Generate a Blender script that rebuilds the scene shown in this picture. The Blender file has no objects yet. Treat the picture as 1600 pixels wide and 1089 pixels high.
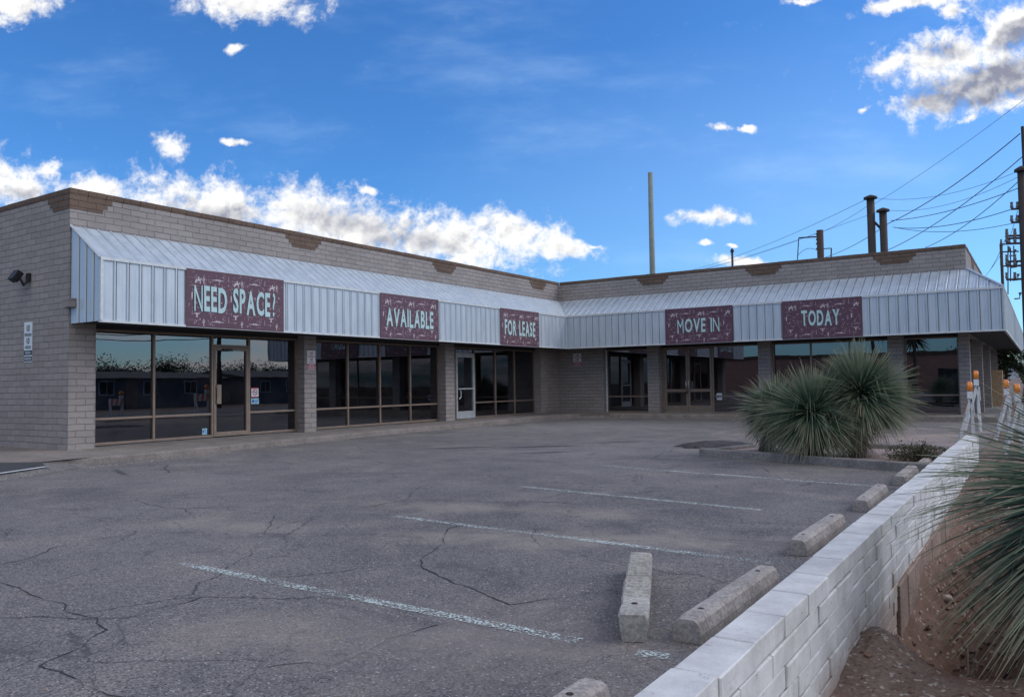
import bpy, math, random
from mathutils import Vector, Matrix, noise as mnoise
random.seed(7)
R = math.radians
scene = bpy.context.scene
COL = scene.collection

# ------------------------------------------------------------------ survey
# camera orientation solved from the two wings' vanishing points; at()/on_x()/on_y()
# turn a sighted point of the photograph into a point of the ground or of a wall plane
RM = Matrix(((0.8341237440737815, 0.0367928576575617, 0.5503488577236506),
             (0.5513815674734472, -0.029037649134497523, -0.8337476728502852),
             (-0.014695122417352997, 0.9989009463195699, -0.04450789614222167)))
EYE = Vector((0, 0, 1.42)); FPX = 1249.0
def ray(x, y): return RM @ Vector((x - 800, -(y - 544.5), -FPX))
def at(x, y, z=0.0):
    r = ray(x, y); return EYE + r * ((z - EYE.z) / r.z)
def on_y(x, y, Y):
    r = ray(x, y); return EYE + r * (Y / r.y)
def on_x(x, y, X):
    r = ray(x, y); return EYE + r * (X / r.x)

# ------------------------------------------------------------------ node helpers
class NT:
    def __init__(s, tree): s.t = tree; s.n = tree.nodes; s.l = tree.links
    def new(s, typ, **kw):
        n = s.n.new(typ)
        for k, v in kw.items(): setattr(n, k, v)
        return n
    def put(s, sock, v):
        if v is None: return
        if hasattr(v, 'is_output'): s.l.new(v, sock)
        else:
            try: sock.default_value = v
            except Exception: sock.default_value = tuple(v) + (1,)
    def math(s, op, a, b=None, c=None, clamp=False):
        n = s.new('ShaderNodeMath', operation=op); n.use_clamp = clamp
        s.put(n.inputs[0], a); s.put(n.inputs[1], b)
        if c is not None: s.put(n.inputs[2], c)
        return n.outputs[0]
    def dot(s, a, b):
        n = s.new('ShaderNodeVectorMath', operation='DOT_PRODUCT')
        s.put(n.inputs[0], a); n.inputs[1].default_value = b; return n.outputs['Value']
    def mix(s, f, a, b, blend='MIX'):
        n = s.new('ShaderNodeMix', data_type='RGBA', blend_type=blend)
        s.put(n.inputs[0], f)
        for i, v in ((6, a), (7, b)):
            if not hasattr(v, 'is_output') and len(v) == 3: v = tuple(v) + (1,)
            s.put(n.inputs[i], v)
        return n.outputs[2]
    def noise(s, vec, scale, detail=4, rough=.55, dist=0, out=0, dims='3D'):
        n = s.new('ShaderNodeTexNoise', noise_dimensions=dims)
        if vec is not None: s.l.new(vec, n.inputs['Vector'])
        n.inputs['Scale'].default_value = scale; n.inputs['Detail'].default_value = detail
        n.inputs['Roughness'].default_value = rough; n.inputs['Distortion'].default_value = dist
        return n.outputs[out]
    def vor(s, vec, scale, feature='F1', out='Distance', rnd=1):
        n = s.new('ShaderNodeTexVoronoi', feature=feature)
        s.l.new(vec, n.inputs['Vector']); n.inputs['Scale'].default_value = scale
        n.inputs['Randomness'].default_value = rnd
        return n.outputs[out]
    def smooth(s, v, a, b, lo=0.0, hi=1.0):
        n = s.new('ShaderNodeMapRange', interpolation_type='SMOOTHSTEP')
        s.put(n.inputs[0], v)
        for i, x in enumerate((a, b, lo, hi)): n.inputs[i + 1].default_value = x
        return n.outputs[0]
    def mapping(s, vec, loc=(0, 0, 0), rot=(0, 0, 0), scale=(1, 1, 1), typ='POINT'):
        n = s.new('ShaderNodeMapping', vector_type=typ); s.l.new(vec, n.inputs[0])
        n.inputs[1].default_value = loc; n.inputs[2].default_value = rot; n.inputs[3].default_value = scale
        return n.outputs[0]
    def blob(s, vec, loc, rz, scale):
        m = s.mapping(vec, loc, (0, 0, rz), scale, 'TEXTURE')
        g = s.new('ShaderNodeTexGradient', gradient_type='SPHERICAL'); s.l.new(m, g.inputs[0])
        return g.outputs['Fac']
    def bump(s, h, strength=.3, dist=.01, normal=None):
        n = s.new('ShaderNodeBump'); s.put(n.inputs['Height'], h)
        n.inputs['Strength'].default_value = strength; n.inputs['Distance'].default_value = dist
        if normal is not None: s.l.new(normal, n.inputs['Normal'])
        return n.outputs[0]

MATS = {}
def material(name, build):
    if name in MATS: return MATS[name]
    m = bpy.data.materials.new(name); m.use_nodes = True
    t = NT(m.node_tree); t.n.clear()
    out = t.new('ShaderNodeOutputMaterial')
    sh = build(t)
    t.l.new(sh, out.inputs[0]); MATS[name] = m; return m
def pbsdf(t, col, rough=.7, normal=None, metal=0.0, spec=.4):
    p = t.new('ShaderNodeBsdfPrincipled')
    if not hasattr(col, 'is_output') and len(col) == 3: col = tuple(col) + (1,)
    t.put(p.inputs['Base Color'], col); t.put(p.inputs['Roughness'], rough)
    p.inputs['Metallic'].default_value = metal; p.inputs['Specular IOR Level'].default_value = spec
    if normal is not None: t.l.new(normal, p.inputs['Normal'])
    return p.outputs[0]
def objco(t): return t.new('ShaderNodeTexCoord').outputs['Object']
def uvco(t): return t.new('ShaderNodeTexCoord').outputs['UV']

def worn(name, col, rough=.6, var=.25, scale=8, bump=.15, metal=0.0, spec=.4, bscale=60):
    def b(t):
        c = objco(t); n = t.noise(c, scale, 6, .65)
        k = t.smooth(n, .3, .7)
        dark = tuple(x * (1 - var) for x in col); lite = tuple(min(1, x * (1 + var)) for x in col)
        f = t.noise(c, bscale, 3)
        return pbsdf(t, t.mix(k, dark, lite), t.smooth(n, .2, .8, rough - .1, min(1, rough + .15)), t.bump(f, bump, .004), metal, spec)
    return material(name, b)

def block_mat(name, col, mortar_dark=.72, var=.07, w=.41, h=.1415):
    # painted slump block: uneven courses, shallow joints, lumpy faces
    def b(t):
        uv = uvco(t); c = objco(t)
        wob = t.noise(uv, 1.7, 3, .6, out=1)
        v = t.new('ShaderNodeVectorMath', operation='MULTIPLY_ADD')
        t.l.new(wob, v.inputs[0]); v.inputs[1].default_value = (.10, .05, 0); t.l.new(uv, v.inputs[2])
        fine = t.noise(uv, 14, 3, .6, out=1)
        v2 = t.new('ShaderNodeVectorMath', operation='MULTIPLY_ADD')
        t.l.new(fine, v2.inputs[0]); v2.inputs[1].default_value = (.02, .016, 0); t.l.new(v.outputs[0], v2.inputs[2])
        br = t.new('ShaderNodeTexBrick'); t.l.new(v2.outputs[0], br.inputs['Vector'])
        br.inputs['Color1'].default_value = (0, 0, 0, 1); br.inputs['Color2'].default_value = (1, 1, 1, 1)
        br.inputs['Mortar'].default_value = (.5, .5, .5, 1)
        br.inputs['Scale'].default_value = 1; br.inputs['Mortar Size'].default_value = .009
        br.inputs['Mortar Smooth'].default_value = .6
        br.inputs['Brick Width'].default_value = w; br.inputs['Row Height'].default_value = h
        fill = t.smooth(t.noise(uv, 3.2, 4, .6), .38, .58)      # joints half filled by paint in places
        j = t.math('MULTIPLY', br.outputs['Fac'], fill)
        big = t.noise(c, .55, 5, .6); k = t.smooth(big, .3, .7)
        dk = tuple(x * (1 - var) for x in col); lt = tuple(x * (1 + var) for x in col)
        base = t.mix(k, dk, lt)
        per = t.smooth(br.outputs['Color'], 0, 1, -.065, .065)
        hs = t.new('ShaderNodeHueSaturation'); t.l.new(base, hs.inputs['Color'])
        t.l.new(t.math('ADD', 1.0, per), hs.inputs['Value'])
        speck = t.smooth(t.noise(c, 45, 4, .7), .62, .8)
        base = t.mix(t.math('MULTIPLY', speck, .25), hs.outputs[0], tuple(x * .62 for x in col))
        base = t.mix(t.math('MULTIPLY', j, .48), base, tuple(x * mortar_dark * .55 for x in col))
        lump = t.noise(uv, 9, 5, .65)
        height = t.math('ADD', t.math('MULTIPLY', br.outputs['Fac'], -1.0), t.math('MULTIPLY', lump, .9))
        return pbsdf(t, base, .85, t.bump(height, 1.0, .022), 0, .2)
    return material(name, b)

def glass_mat():
    def b(t):
        c = objco(t)
        nb = t.bump(t.noise(c, .9, 2, .5), .03, .03)
        fr = t.new('ShaderNodeFresnel'); fr.inputs['IOR'].default_value = 1.75; t.l.new(nb, fr.inputs['Normal'])
        k = t.math('MULTIPLY_ADD', fr.outputs[0], 1.45, .06, clamp=True)
        tr = t.new('ShaderNodeBsdfTransparent'); tr.inputs[0].default_value = (.13, .21, .26, 1)
        gl = t.new('ShaderNodeBsdfGlossy'); gl.inputs['Roughness'].default_value = .004
        gl.inputs['Color'].default_value = (.70, .71, .80, 1); t.l.new(nb, gl.inputs['Normal'])
        dust = t.new('ShaderNodeBsdfDiffuse'); dust.inputs[0].default_value = (.3, .29, .28, 1)
        m1 = t.new('ShaderNodeMixShader'); t.l.new(k, m1.inputs[0]); t.l.new(tr.outputs[0], m1.inputs[1]); t.l.new(gl.outputs[0], m1.inputs[2])
        d = t.math('MULTIPLY', t.smooth(t.noise(c, 2.2, 6, .7), .35, .8), .035)
        m2 = t.new('ShaderNodeMixShader'); t.l.new(d, m2.inputs[0]); t.l.new(m1.outputs[0], m2.inputs[1]); t.l.new(dust.outputs[0], m2.inputs[2])
        return m2.outputs[0]
    return material('tinted_glass', b)

def metal_panel():
    def b(t):
        c = objco(t); n = t.noise(t.mapping(c, scale=(1.3, 1.3, .25)), 3, 6, .65)
        base = t.mix(t.smooth(n, .3, .72), (.42, .47, .525), (.51, .56, .61))
        st = t.smooth(t.noise(t.mapping(c, scale=(9, 9, .35)), 1, 5, .7), .58, .8)
        base = t.mix(t.math('MULTIPLY', st, .5), base, (.30, .31, .32))
        pk = t.smooth(t.noise(c, 16, 4, .75), .68, .76)
        base = t.mix(t.math('MULTIPLY', pk, .4), base, (.2, .2, .2))
        return pbsdf(t, base, t.smooth(n, .2, .8, .34, .55), t.bump(t.noise(c, 1.6, 3), .3, .03), .25, .5)
    return material('painted_steel_panel', b)

def asphalt_mat(name='old_asphalt', dusty=True):
    def b(t):
        c = objco(t)
        big = t.noise(c, .22, 7, .62, .6); mid = t.noise(c, 1.1, 6, .65, .4)
        base = t.mix(t.smooth(big, .32, .68), (.125, .113, .110), (.180, .163, .155))
        base = t.mix(t.math('MULTIPLY', t.smooth(mid, .48, .70), .7), base, (.235, .203, .182))
        base = t.mix(t.math('MULTIPLY', t.smooth(mid, .46, .28), .65), base, (.086, .080, .086))
        cell = t.vor(c, 100, out='Color'); sp = t.new('ShaderNodeSeparateColor'); t.l.new(cell, sp.inputs[0])
        agg = sp.outputs[0]
        hs = t.new('ShaderNodeHueSaturation'); t.l.new(base, hs.inputs['Color'])
        t.l.new(t.smooth(agg, 0, 1, .62, 1.34), hs.inputs['Value']); base = hs.outputs[0]
        base = t.mix(t.smooth(agg, .965, .98), base, (.36, .33, .31))
        base = t.mix(t.math('MULTIPLY', t.smooth(sp.outputs[1], .93, .95), .85), base, (.03, .03, .033))
        if dusty:
            for loc, rz, sc, colr, am in (((-3.4, 6.6, 0), .4, (2.4, .75, 1), (.30, .255, .215), .75), ((-6.8, 5.4, 0), .1, (1.5, .5, 1), (.30, .26, .225), .6),
                                 ((-3, 21, 0), .1, (5.5, 6.5, 2), (.33, .25, .215), .9), ((-2.7, 3.6, 0), .5, (2.2, 1.2, 1), (.27, .225, .20), .6), ((-5.2, 7.6, 0), .25, (2.6, .5, 1), (.30, .25, .21), .6),
                                 ((-9.6, 15.4, 0), .75, (1.6, .35, 1), (.03, .03, .034), 1.2), ((-8.6, 14.2, 0), .8, (1.1, .25, 1), (.028, .028, .03), 1.2), ((-8.4, 17.5, 0), .8, (1.4, .3, 1), (.03, .03, .033), 1.2), ((-11.0, 14.5, 0), .8, (1.5, .3, 1), (.034, .034, .037), 1.0),
                                 ((-12, 23, 0), .7, (7, 4, 1), (.205, .192, .186), .8)):
                f = t.blob(c, loc, rz, sc)
                if am >= 1: f = t.math('MULTIPLY', t.smooth(t.math('ADD', f, t.math('MULTIPLY', t.math('SUBTRACT', mid, .5), 1.2)), .15, .8), .8)
                else: f = t.math('MULTIPLY', t.smooth(t.math('ADD', f, t.math('MULTIPLY', t.math('SUBTRACT', mid, .5), 2.6)), -.05, 1.15), t.math('MULTIPLY', t.smooth(f, 0, .25), am * .85), clamp=True)
                base = t.mix(f, base, colr)
        wv = t.new('ShaderNodeVectorMath', operation='MULTIPLY_ADD')
        t.l.new(t.noise(c, 1.4, 5, .7, out=1), wv.inputs[0]); wv.inputs[1].default_value = (.5, .5, 0); t.l.new(c, wv.inputs[2])
        ed = t.vor(wv.outputs[0], .42, 'DISTANCE_TO_EDGE')
        cr = t.math('MULTIPLY', t.smooth(ed, .0065, .001), t.smooth(t.noise(c, .5, 3), .46, .60))
        base = t.mix(t.math('MULTIPLY', cr, .75), base, (.035, .033, .034))
        ed2 = t.vor(wv.outputs[0], 1.25, 'DISTANCE_TO_EDGE')
        cr2 = t.math('MULTIPLY', t.smooth(ed2, .010, .002), t.smooth(t.noise(c, .33, 4), .43, .58))
        base = t.mix(t.math('MULTIPLY', cr2, .62), base, (.045, .042, .043))
        tar = t.math('MULTIPLY', t.smooth(t.noise(t.mapping(c, loc=(5, 2, 0), rot=(0, 0, .6), scale=(1, 2.6, 1)), .8, 6, .7, .5), .55, .70), .6)
        base = t.mix(tar, base, (.075, .071, .075))
        h = t.math('ADD', agg, t.math('MULTIPLY', cr, -2.5))
        return pbsdf(t, base, .88, t.bump(h, .55, .006), 0, .3)
    return material(name, b)

def dirt_mat():
    def b(t):
        c = objco(t)
        n = t.noise(c, 1.3, 7, .65, .5); f = t.noise(c, 38, 5, .7)
        base = t.mix(t.smooth(n, .32, .66), (.105, .058, .041), (.175, .108, .079))
        # loose grey top soil on the high ground, darker red soil in the dug trench (z below grade)
        z = t.new('ShaderNodeSeparateXYZ'); t.l.new(c, z.inputs[0])
        top = t.math('MULTIPLY', t.smooth(t.math('ADD', z.outputs[2], t.math('MULTIPLY', n, .16)), -.13, .02), .9)
        base = t.mix(top, base, t.mix(t.smooth(f, .4, .65), (.150, .108, .086), (.24, .178, .142)))
        v = t.vor(c, 55, out='Color'); sp = t.new('ShaderNodeSeparateColor'); t.l.new(v, sp.inputs[0])
        base = t.mix(t.smooth(sp.outputs[0], .93, .96, 0, .7), base, (.42, .36, .31))
        base = t.mix(t.smooth(sp.outputs[1], .9, .95, 0, .6), base, (.085, .055, .043))
        h = t.math('ADD', t.math('MULTIPLY', f, .6), t.noise(c, 9, 5, .7))
        return pbsdf(t, base, .95, t.bump(h, .7, .02), 0, .15)
    return material('red_desert_soil', b)

def concrete_mat(name, col, var=.18, stain=None):
    def b(t):
        c = objco(t); n = t.noise(c, 2.2, 7, .68); f = t.noise(c, 70, 4, .7)
        base = t.mix(t.smooth(n, .3, .7), tuple(x * (1 - var) for x in col), tuple(x * (1 + var) for x in col))
        v = t.vor(c, 60, out='Color'); sp = t.new('ShaderNodeSeparateColor'); t.l.new(v, sp.inputs[0])
        hs = t.new('ShaderNodeHueSaturation'); t.l.new(base, hs.inputs['Color']); t.l.new(t.smooth(sp.outputs[0], 0, 1, .8, 1.2), hs.inputs['Value'])
        base = hs.outputs[0]
        pit = t.smooth(t.noise(c, 24, 5, .8), .64, .74)
        base = t.mix(t.math('MULTIPLY', pit, .55), base, tuple(x * .4 for x in col))
        if stain:
            s = t.smooth(t.noise(c, 1.1, 6, .7), .5, .75)
            base = t.mix(t.math('MULTIPLY', s, .6), base, stain)
        return pbsdf(t, base, .9, t.bump(t.math('SUBTRACT', f, t.math('MULTIPLY', pit, 1.2)), .5, .008), 0, .2)
    return material(name, b)

def cmu_mat():
    def b(t):
        c = objco(t); n = t.noise(c, 3, 7, .7); f = t.noise(c, 85, 4, .75)
        base = t.mix(t.smooth(n, .3, .7), (.44, .425, .415), (.64, .625, .61))
        ch = t.smooth(t.noise(t.mapping(c, scale=(1, 1, 1.6)), 13, 6, .8), .60, .70)       # chipped paint
        base = t.mix(t.math('MULTIPLY', ch, .75), base, (.27, .245, .225))
        fl = t.smooth(t.noise(c, 40, 5, .8), .66, .74)
        base = t.mix(t.math('MULTIPLY', fl, .5), base, (.2, .185, .17))
        z = t.new('ShaderNodeSeparateXYZ'); t.l.new(c, z.inputs[0])
        lo = t.smooth(t.math('ADD', z.outputs[2], t.math('MULTIPLY', n, .45)), .34, .02)
        base = t.mix(t.math('MULTIPLY', lo, .8), base, (.33, .235, .185))                   # soil splash near the dirt
        return pbsdf(t, base, .9, t.bump(t.math('SUBTRACT', f, ch), .5, .006), 0, .2)
    return material('white_painted_block', b)

def paint_line_mat():
    def b(t):
        c = objco(t)
        v = t.vor(c, 78, out='Color'); sp = t.new('ShaderNodeSeparateColor'); t.l.new(v, sp.inputs[0])
        w = t.math('ADD', t.math('MULTIPLY', sp.outputs[0], .5), t.noise(c, 1.3, 6, .7))
        a = t.smooth(w, .66, .98)
        p = pbsdf(t, (.50, .55, .52), .8)
        tr = t.new('ShaderNodeBsdfTransparent')
        m = t.new('ShaderNodeMixShader'); t.l.new(a, m.inputs[0]); t.l.new(tr.outputs[0], m.inputs[1]); t.l.new(p, m.inputs[2])
        return m.outputs[0]
    return material('worn_white_paint', b)

def leaf_mat(name, a, b_, tip):
    def b(t):
        at_ = t.new('ShaderNodeAttribute', attribute_name='tint'); sp = t.new('ShaderNodeSeparateColor'); t.l.new(at_.outputs['Color'], sp.inputs[0])
        base = t.mix(sp.outputs[0], a, b_); base = t.mix(t.smooth(sp.outputs[1], .45, 1.0, 0, .75), base, tip)
        base = t.mix(sp.outputs[2], base, (.30, .235, .165))
        p = t.new('ShaderNodeBsdfPrincipled'); t.l.new(base, p.inputs['Base Color']); p.inputs['Roughness'].default_value = .55
        p.inputs['Specular IOR Level'].default_value = .35
        tl = t.new('ShaderNodeBsdfTranslucent'); t.l.new(base, tl.inputs[0])
        m = t.new('ShaderNodeMixShader'); m.inputs[0].default_value = .15; t.l.new(p.outputs[0], m.inputs[1]); t.l.new(tl.outputs[0], m.inputs[2])
        return m.outputs[0]
    return material(name, b)

M = dict(
    block=block_mat('painted_slump_block', (.283, .250, .237)),
    brown=block_mat('brown_slump_block', (.138, .094, .071), .75, .12),
    steel=metal_panel(), glass=glass_mat(), asphalt=asphalt_mat(), dirt=dirt_mat(), cmu=cmu_mat(), line=paint_line_mat(),
    bronze=worn('bronze_frame', (.225, .168, .132), .45, .12, 5, .05, .25),
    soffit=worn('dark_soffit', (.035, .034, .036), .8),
    trimw=worn('white_trim', (.55, .57, .58), .5, .12),
    alum=worn('silver_aluminium', (.50, .53, .55), .4, .1, 6, .05, .4),
    inwall=worn('interior_plaster', (.17, .18, .19), .9, .12, 1.2), infloor=worn('interior_floor_tile', (.30, .31, .31), .5, .2, 1.5),
    roofm=worn('roof_gravel', (.3, .28, .26), .95),
    walk=concrete_mat('exposed_aggregate_walk', (.20, .172, .155), .2), kerb=concrete_mat('kerb_concrete', (.21, .19, .178), .25),
    stop=concrete_mat('wheel_stop_concrete', (.335, .298, .272), .2), loose=concrete_mat('weathered_concrete', (.37, .345, .31), .22, (.16, .14, .12)),
    black=worn('black_enamel', (.012, .012, .013), .45), blackp=worn('black_plastic', (.02, .02, .02), .5),
    banner=worn('plum_vinyl', (.100, .047, .069), .55, .12, 3, .05), cream=worn('cream_print', (.50, .43, .45), .6, .15, 20, .02), faint=worn('faded_print', (.27, .185, .225), .6, .15, 20, .02),
    letter=worn('pale_aqua_print', (.43, .57, .58), .55, .1, 6, .02), lshadow=worn('deep_teal_print', (.02, .045, .06), .6),
    signw=worn('sign_white', (.62, .64, .66), .5, .06), signr=worn('sign_red', (.33, .012, .03), .5, .1), signk=worn('sign_black', (.015, .016, .02), .5), signb=worn('sign_blue', (.04, .10, .40), .5), signc=worn('sign_cyan', (.25, .45, .52), .5),
    wood=worn('creosoted_pole', (.055, .034, .027), .85, .3, 5, .4), steelp=worn('weathering_steel', (.040, .030, .028), .75, .25, 4, .2),
    pale=worn('galvanised_mast', (.18, .20, .175), .6, .15, 2), insul=worn('porcelain', (.12, .11, .11), .3), wire=worn('wire_aluminium', (.05, .05, .055), .6),
    amber=worn('amber_lens', (.75, .22, .02), .25, .12, 10, .05, 0, .6), barw=worn('barricade_white', (.62, .63, .63), .5, .12), baro=worn('barricade_orange', (.70, .17, .03), .5, .1), bary=worn('barricade_yellow', (.6, .42, .02), .5, .1),
    yucca=leaf_mat('yucca_blade', (.052, .110, .075), (.135, .200, .122), (.33, .31, .205)), skirt=leaf_mat('dead_blade', (.13, .10, .08), (.22, .18, .14), (.27, .22, .17)),
    bark=worn('shaggy_bark', (.10, .075, .058), .95, .35, 14, .6), shrub=leaf_mat('shrub_leaf', (.055, .062, .035), (.115, .115, .070), (.18, .15, .09)), twig=worn('twig', (.12, .09, .065), .9),
    leaf=leaf_mat('tree_leaf', (.030, .048, .025), (.065, .085, .042), (.09, .1, .05)),
    rock=worn('field_stone', (.30, .24, .20), .9, .25, 9, .5, 0, .2, 25), clod=worn('soil_clod', (.155, .092, .068), .95, .3, 12, .5),
    seam_shade=worn('seam_and_rib_shadow', (.085, .095, .11), .8, .2),  # lap seam tone with the shadow line of the rib painted in
    rust=worn('rusty_pin', (.05, .03, .022), .9), adobe=worn('adobe_stucco', (.34, .19, .145), .9, .1, 1.5), house=worn('grey_stucco', (.12, .125, .14), .9, .1), shingle=worn('shingle', (.07, .068, .07), .9),
    ply=worn('bare_plywood', (.42, .28, .17), .8), hill=worn('far_hill', (.16, .17, .19), 1, .2, .02, 0), crack=worn('open_crack', (.035, .033, .034), .95),
    patch=concrete_mat('broken_asphalt', (.055, .05, .05), .3, (.16, .13, .11)), soilp=concrete_mat('pink_gravel', (.33, .245, .215), .2), hose=worn('black_hose', (.02, .018, .018), .6),
)

# ------------------------------------------------------------------ mesh builder
class MB:
    def __init__(s): s.v = []; s.f = []; s.t = []; s.flag = False
    def vert(s, p, tint=None):
        s.v.append(tuple(p)); s.t.append(tint or (0, 0, 0))
        if tint: s.flag = True
        return len(s.v) - 1
    def face(s, pts, tint=None): s.f.append([s.vert(p, tint) for p in pts])
    def box(s, x0, x1, y0, y1, z0, z1, fr=None):
        c = [Vector((x, y, z)) for z in (z0, z1) for x, y in ((x0, y0), (x1, y0), (x1, y1), (x0, y1))]
        if fr: c = [fr @ p for p in c]
        i = [s.vert(p) for p in c]
        for q in ((3, 2, 1, 0), (4, 5, 6, 7), (0, 1, 5, 4), (1, 2, 6, 5), (2, 3, 7, 6), (3, 0, 4, 7)): s.f.append([i[k] for k in q])
    def cbox(s, x0, x1, y0, y1, z0, z1, b=.006, fr=None, jit=0):
        # chamfered box
        rings = [(z0, b), (z0 + b, 0), (z1 - b, 0), (z1, b)]
        idx = []
        for z, k in rings:
            pts = [(x0 + k + (b if not k else 0) * 0, y0 + k), (x1 - k, y0 + k), (x1 - k, y1 - k), (x0 + k, y1 - k)]
            ring = []
            cut = b
            for j, (x, y) in enumerate(pts):
                sx = 1 if j in (0, 3) else -1; sy = 1 if j in (0, 1) else -1
                a = (x, y + sy * cut); c = (x + sx * cut, y)
                pair = (a, c) if j in (0, 2) else (c, a)
                for q in pair:
                    p = Vector((q[0] + random.uniform(-jit, jit), q[1] + random.uniform(-jit, jit), z + random.uniform(-jit, jit)))
                    ring.append(s.vert(fr @ p if fr else p))
            idx.append(ring)
        n = 8
        for a, b_ in zip(idx, idx[1:]):
            for k in range(n): s.f.append([a[k], a[(k + 1) % n], b_[(k + 1) % n], b_[k]])
        s.f.append(idx[0][::-1]); s.f.append(idx[-1])
    def prism(s, poly, O, U, V, N, d0, d1):
        O, U, V, N = map(Vector, (O, U, V, N))
        a = [s.vert(O + U * x + V * y + N * d0) for x, y in poly]; b = [s.vert(O + U * x + V * y + N * d1) for x, y in poly]
        n = len(poly)
        s.f.append(a[::-1]); s.f.append(b)
        for k in range(n): s.f.append([a[k], a[(k + 1) % n], b[(k + 1) % n], b[k]])
    def tube(s, path, r, n=8, caps=True, tint=None):
        path = [Vector(p) for p in path]
        if not hasattr(r, '__len__'): r = [r] * len(path)
        rings = []
        for i, p in enumerate(path):
            d = (path[min(i + 1, len(path) - 1)] - path[max(i - 1, 0)]).normalized()
            h = Vector((0, 0, 1)) if abs(d.z) < .9 else Vector((1, 0, 0))
            a = d.cross(h).normalized(); b = d.cross(a)
            rings.append([s.vert(p + (a * math.cos(2 * math.pi * k / n) + b * math.sin(2 * math.pi * k / n)) * r[i], tint) for k in range(n)])
        for A, B in zip(rings, rings[1:]):
            for k in range(n): s.f.append([A[k], B[k], B[(k + 1) % n], A[(k + 1) % n]])
        if caps: s.f.append(rings[0]); s.f.append(rings[-1][::-1])
    def build(s, name, mat, parent=None, smooth=False, bevel=0):
        me = bpy.data.meshes.new(name); me.from_pydata(s.v, [], s.f); me.validate(); 
        uv = me.uv_layers.new(name='UVMap').data
        co = me.vertices
        for p in me.polygons:
            n = p.normal; ax = max(range(3), key=lambda k: abs(n[k]))
            for li in p.loop_indices:
                c = co[me.loops[li].vertex_index].co
                uv[li].uv = (c.y, c.z) if ax == 0 else (c.x, c.z) if ax == 1 else (c.x, c.y)
            p.use_smooth = smooth
        if s.flag:
            ca = me.color_attributes.new('tint', 'FLOAT_COLOR', 'POINT')
            for i, q in enumerate(s.t): ca.data[i].color = (q[0], q[1], q[2], 1)
        me.materials.append(mat); me.update()
        o = bpy.data.objects.new(name, me); COL.objects.link(o)
        if parent: 
            o.parent = parent; o.matrix_parent_inverse = parent_mat(parent).inverted()
        if bevel:
            bv = o.modifiers.new('Bevel', 'BEVEL'); bv.width = bevel; bv.segments = 2; bv.limit_method = 'ANGLE'
        return o
def parent_mat(o):
    return (parent_mat(o.parent) @ o.matrix_parent_inverse @ o.matrix_basis) if o.parent else o.matrix_basis.copy()
def empty(name, loc, label, cat, group=None, rz=0):
    o = bpy.data.objects.new(name, None); COL.objects.link(o); o.location = loc; o.rotation_euler = (0, 0, rz); o.empty_display_size = .2
    return tag(o, label, cat, group)
def tag(o, label, cat, group=None):
    o['label'] = label; o['category'] = cat
    if group: o['group'] = group
    return o
def structure(o): o['kind'] = 'structure'; return o
def stuff(o): o['kind'] = 'stuff'; return o

# text -> flat letters in a (U,V) frame
def text_polys(txt, bold=.02):
    cu = bpy.data.curves.new('t', 'FONT'); cu.body = txt; cu.offset = bold; cu.resolution_u = 3; cu.fill_mode = 'FRONT'
    o = bpy.data.objects.new('t', cu); COL.objects.link(o)
    me = bpy.data.meshes.new_from_object(o)
    v = [tuple(p.co)[:2] for p in me.vertices]; f = [tuple(p.vertices) for p in me.polygons]
    bpy.data.objects.remove(o); bpy.data.curves.remove(cu); bpy.data.meshes.remove(me)
    return v, f
def add_text(mb, txt, O, U, V, N, x0, x1, y0, y1, d, bold=.02, jit=0.0, widths=None):
    O, U, V, N = map(Vector, (O, U, V, N))
    chars = []
    for ch in txt:
        if ch == ' ': chars.append(None); continue
        v, f = text_polys(ch, bold * (.3 if ch == '?' else 0 if ch in 'MN' else 1)); xs = [p[0] for p in v]
        chars.append((v, f, min(xs) - (.12 if ch == '?' else 0), max(xs) + (.02 if ch in 'MN' else 0)))
    tot = sum(.32 if c is None else c[3] - c[2] for c in chars) + .10 * (len(chars) - 1)
    k = (x1 - x0) / tot; x = x0
    for c in chars:
        if c is None: x += (.32 + .10) * k; continue
        v, f, a, b = c; ys = [p[1] for p in v]; lo, hi = min(ys), max(ys)
        
        dy = random.uniform(-jit, jit) * (y1 - y0); sk = random.uniform(-jit, jit)
        base = len(mb.v)
        for p in v:
            yy = y0 + (p[1] - lo) / (hi - lo) * (y1 - y0) + dy
            xx = x + (p[0] - a) * k + sk * (yy - y0) * .5
            mb.vert(O + U * xx + V * yy + N * d)
        for q in f: mb.f.append([base + i for i in q])
        x += (b - a + .10) * k

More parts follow.
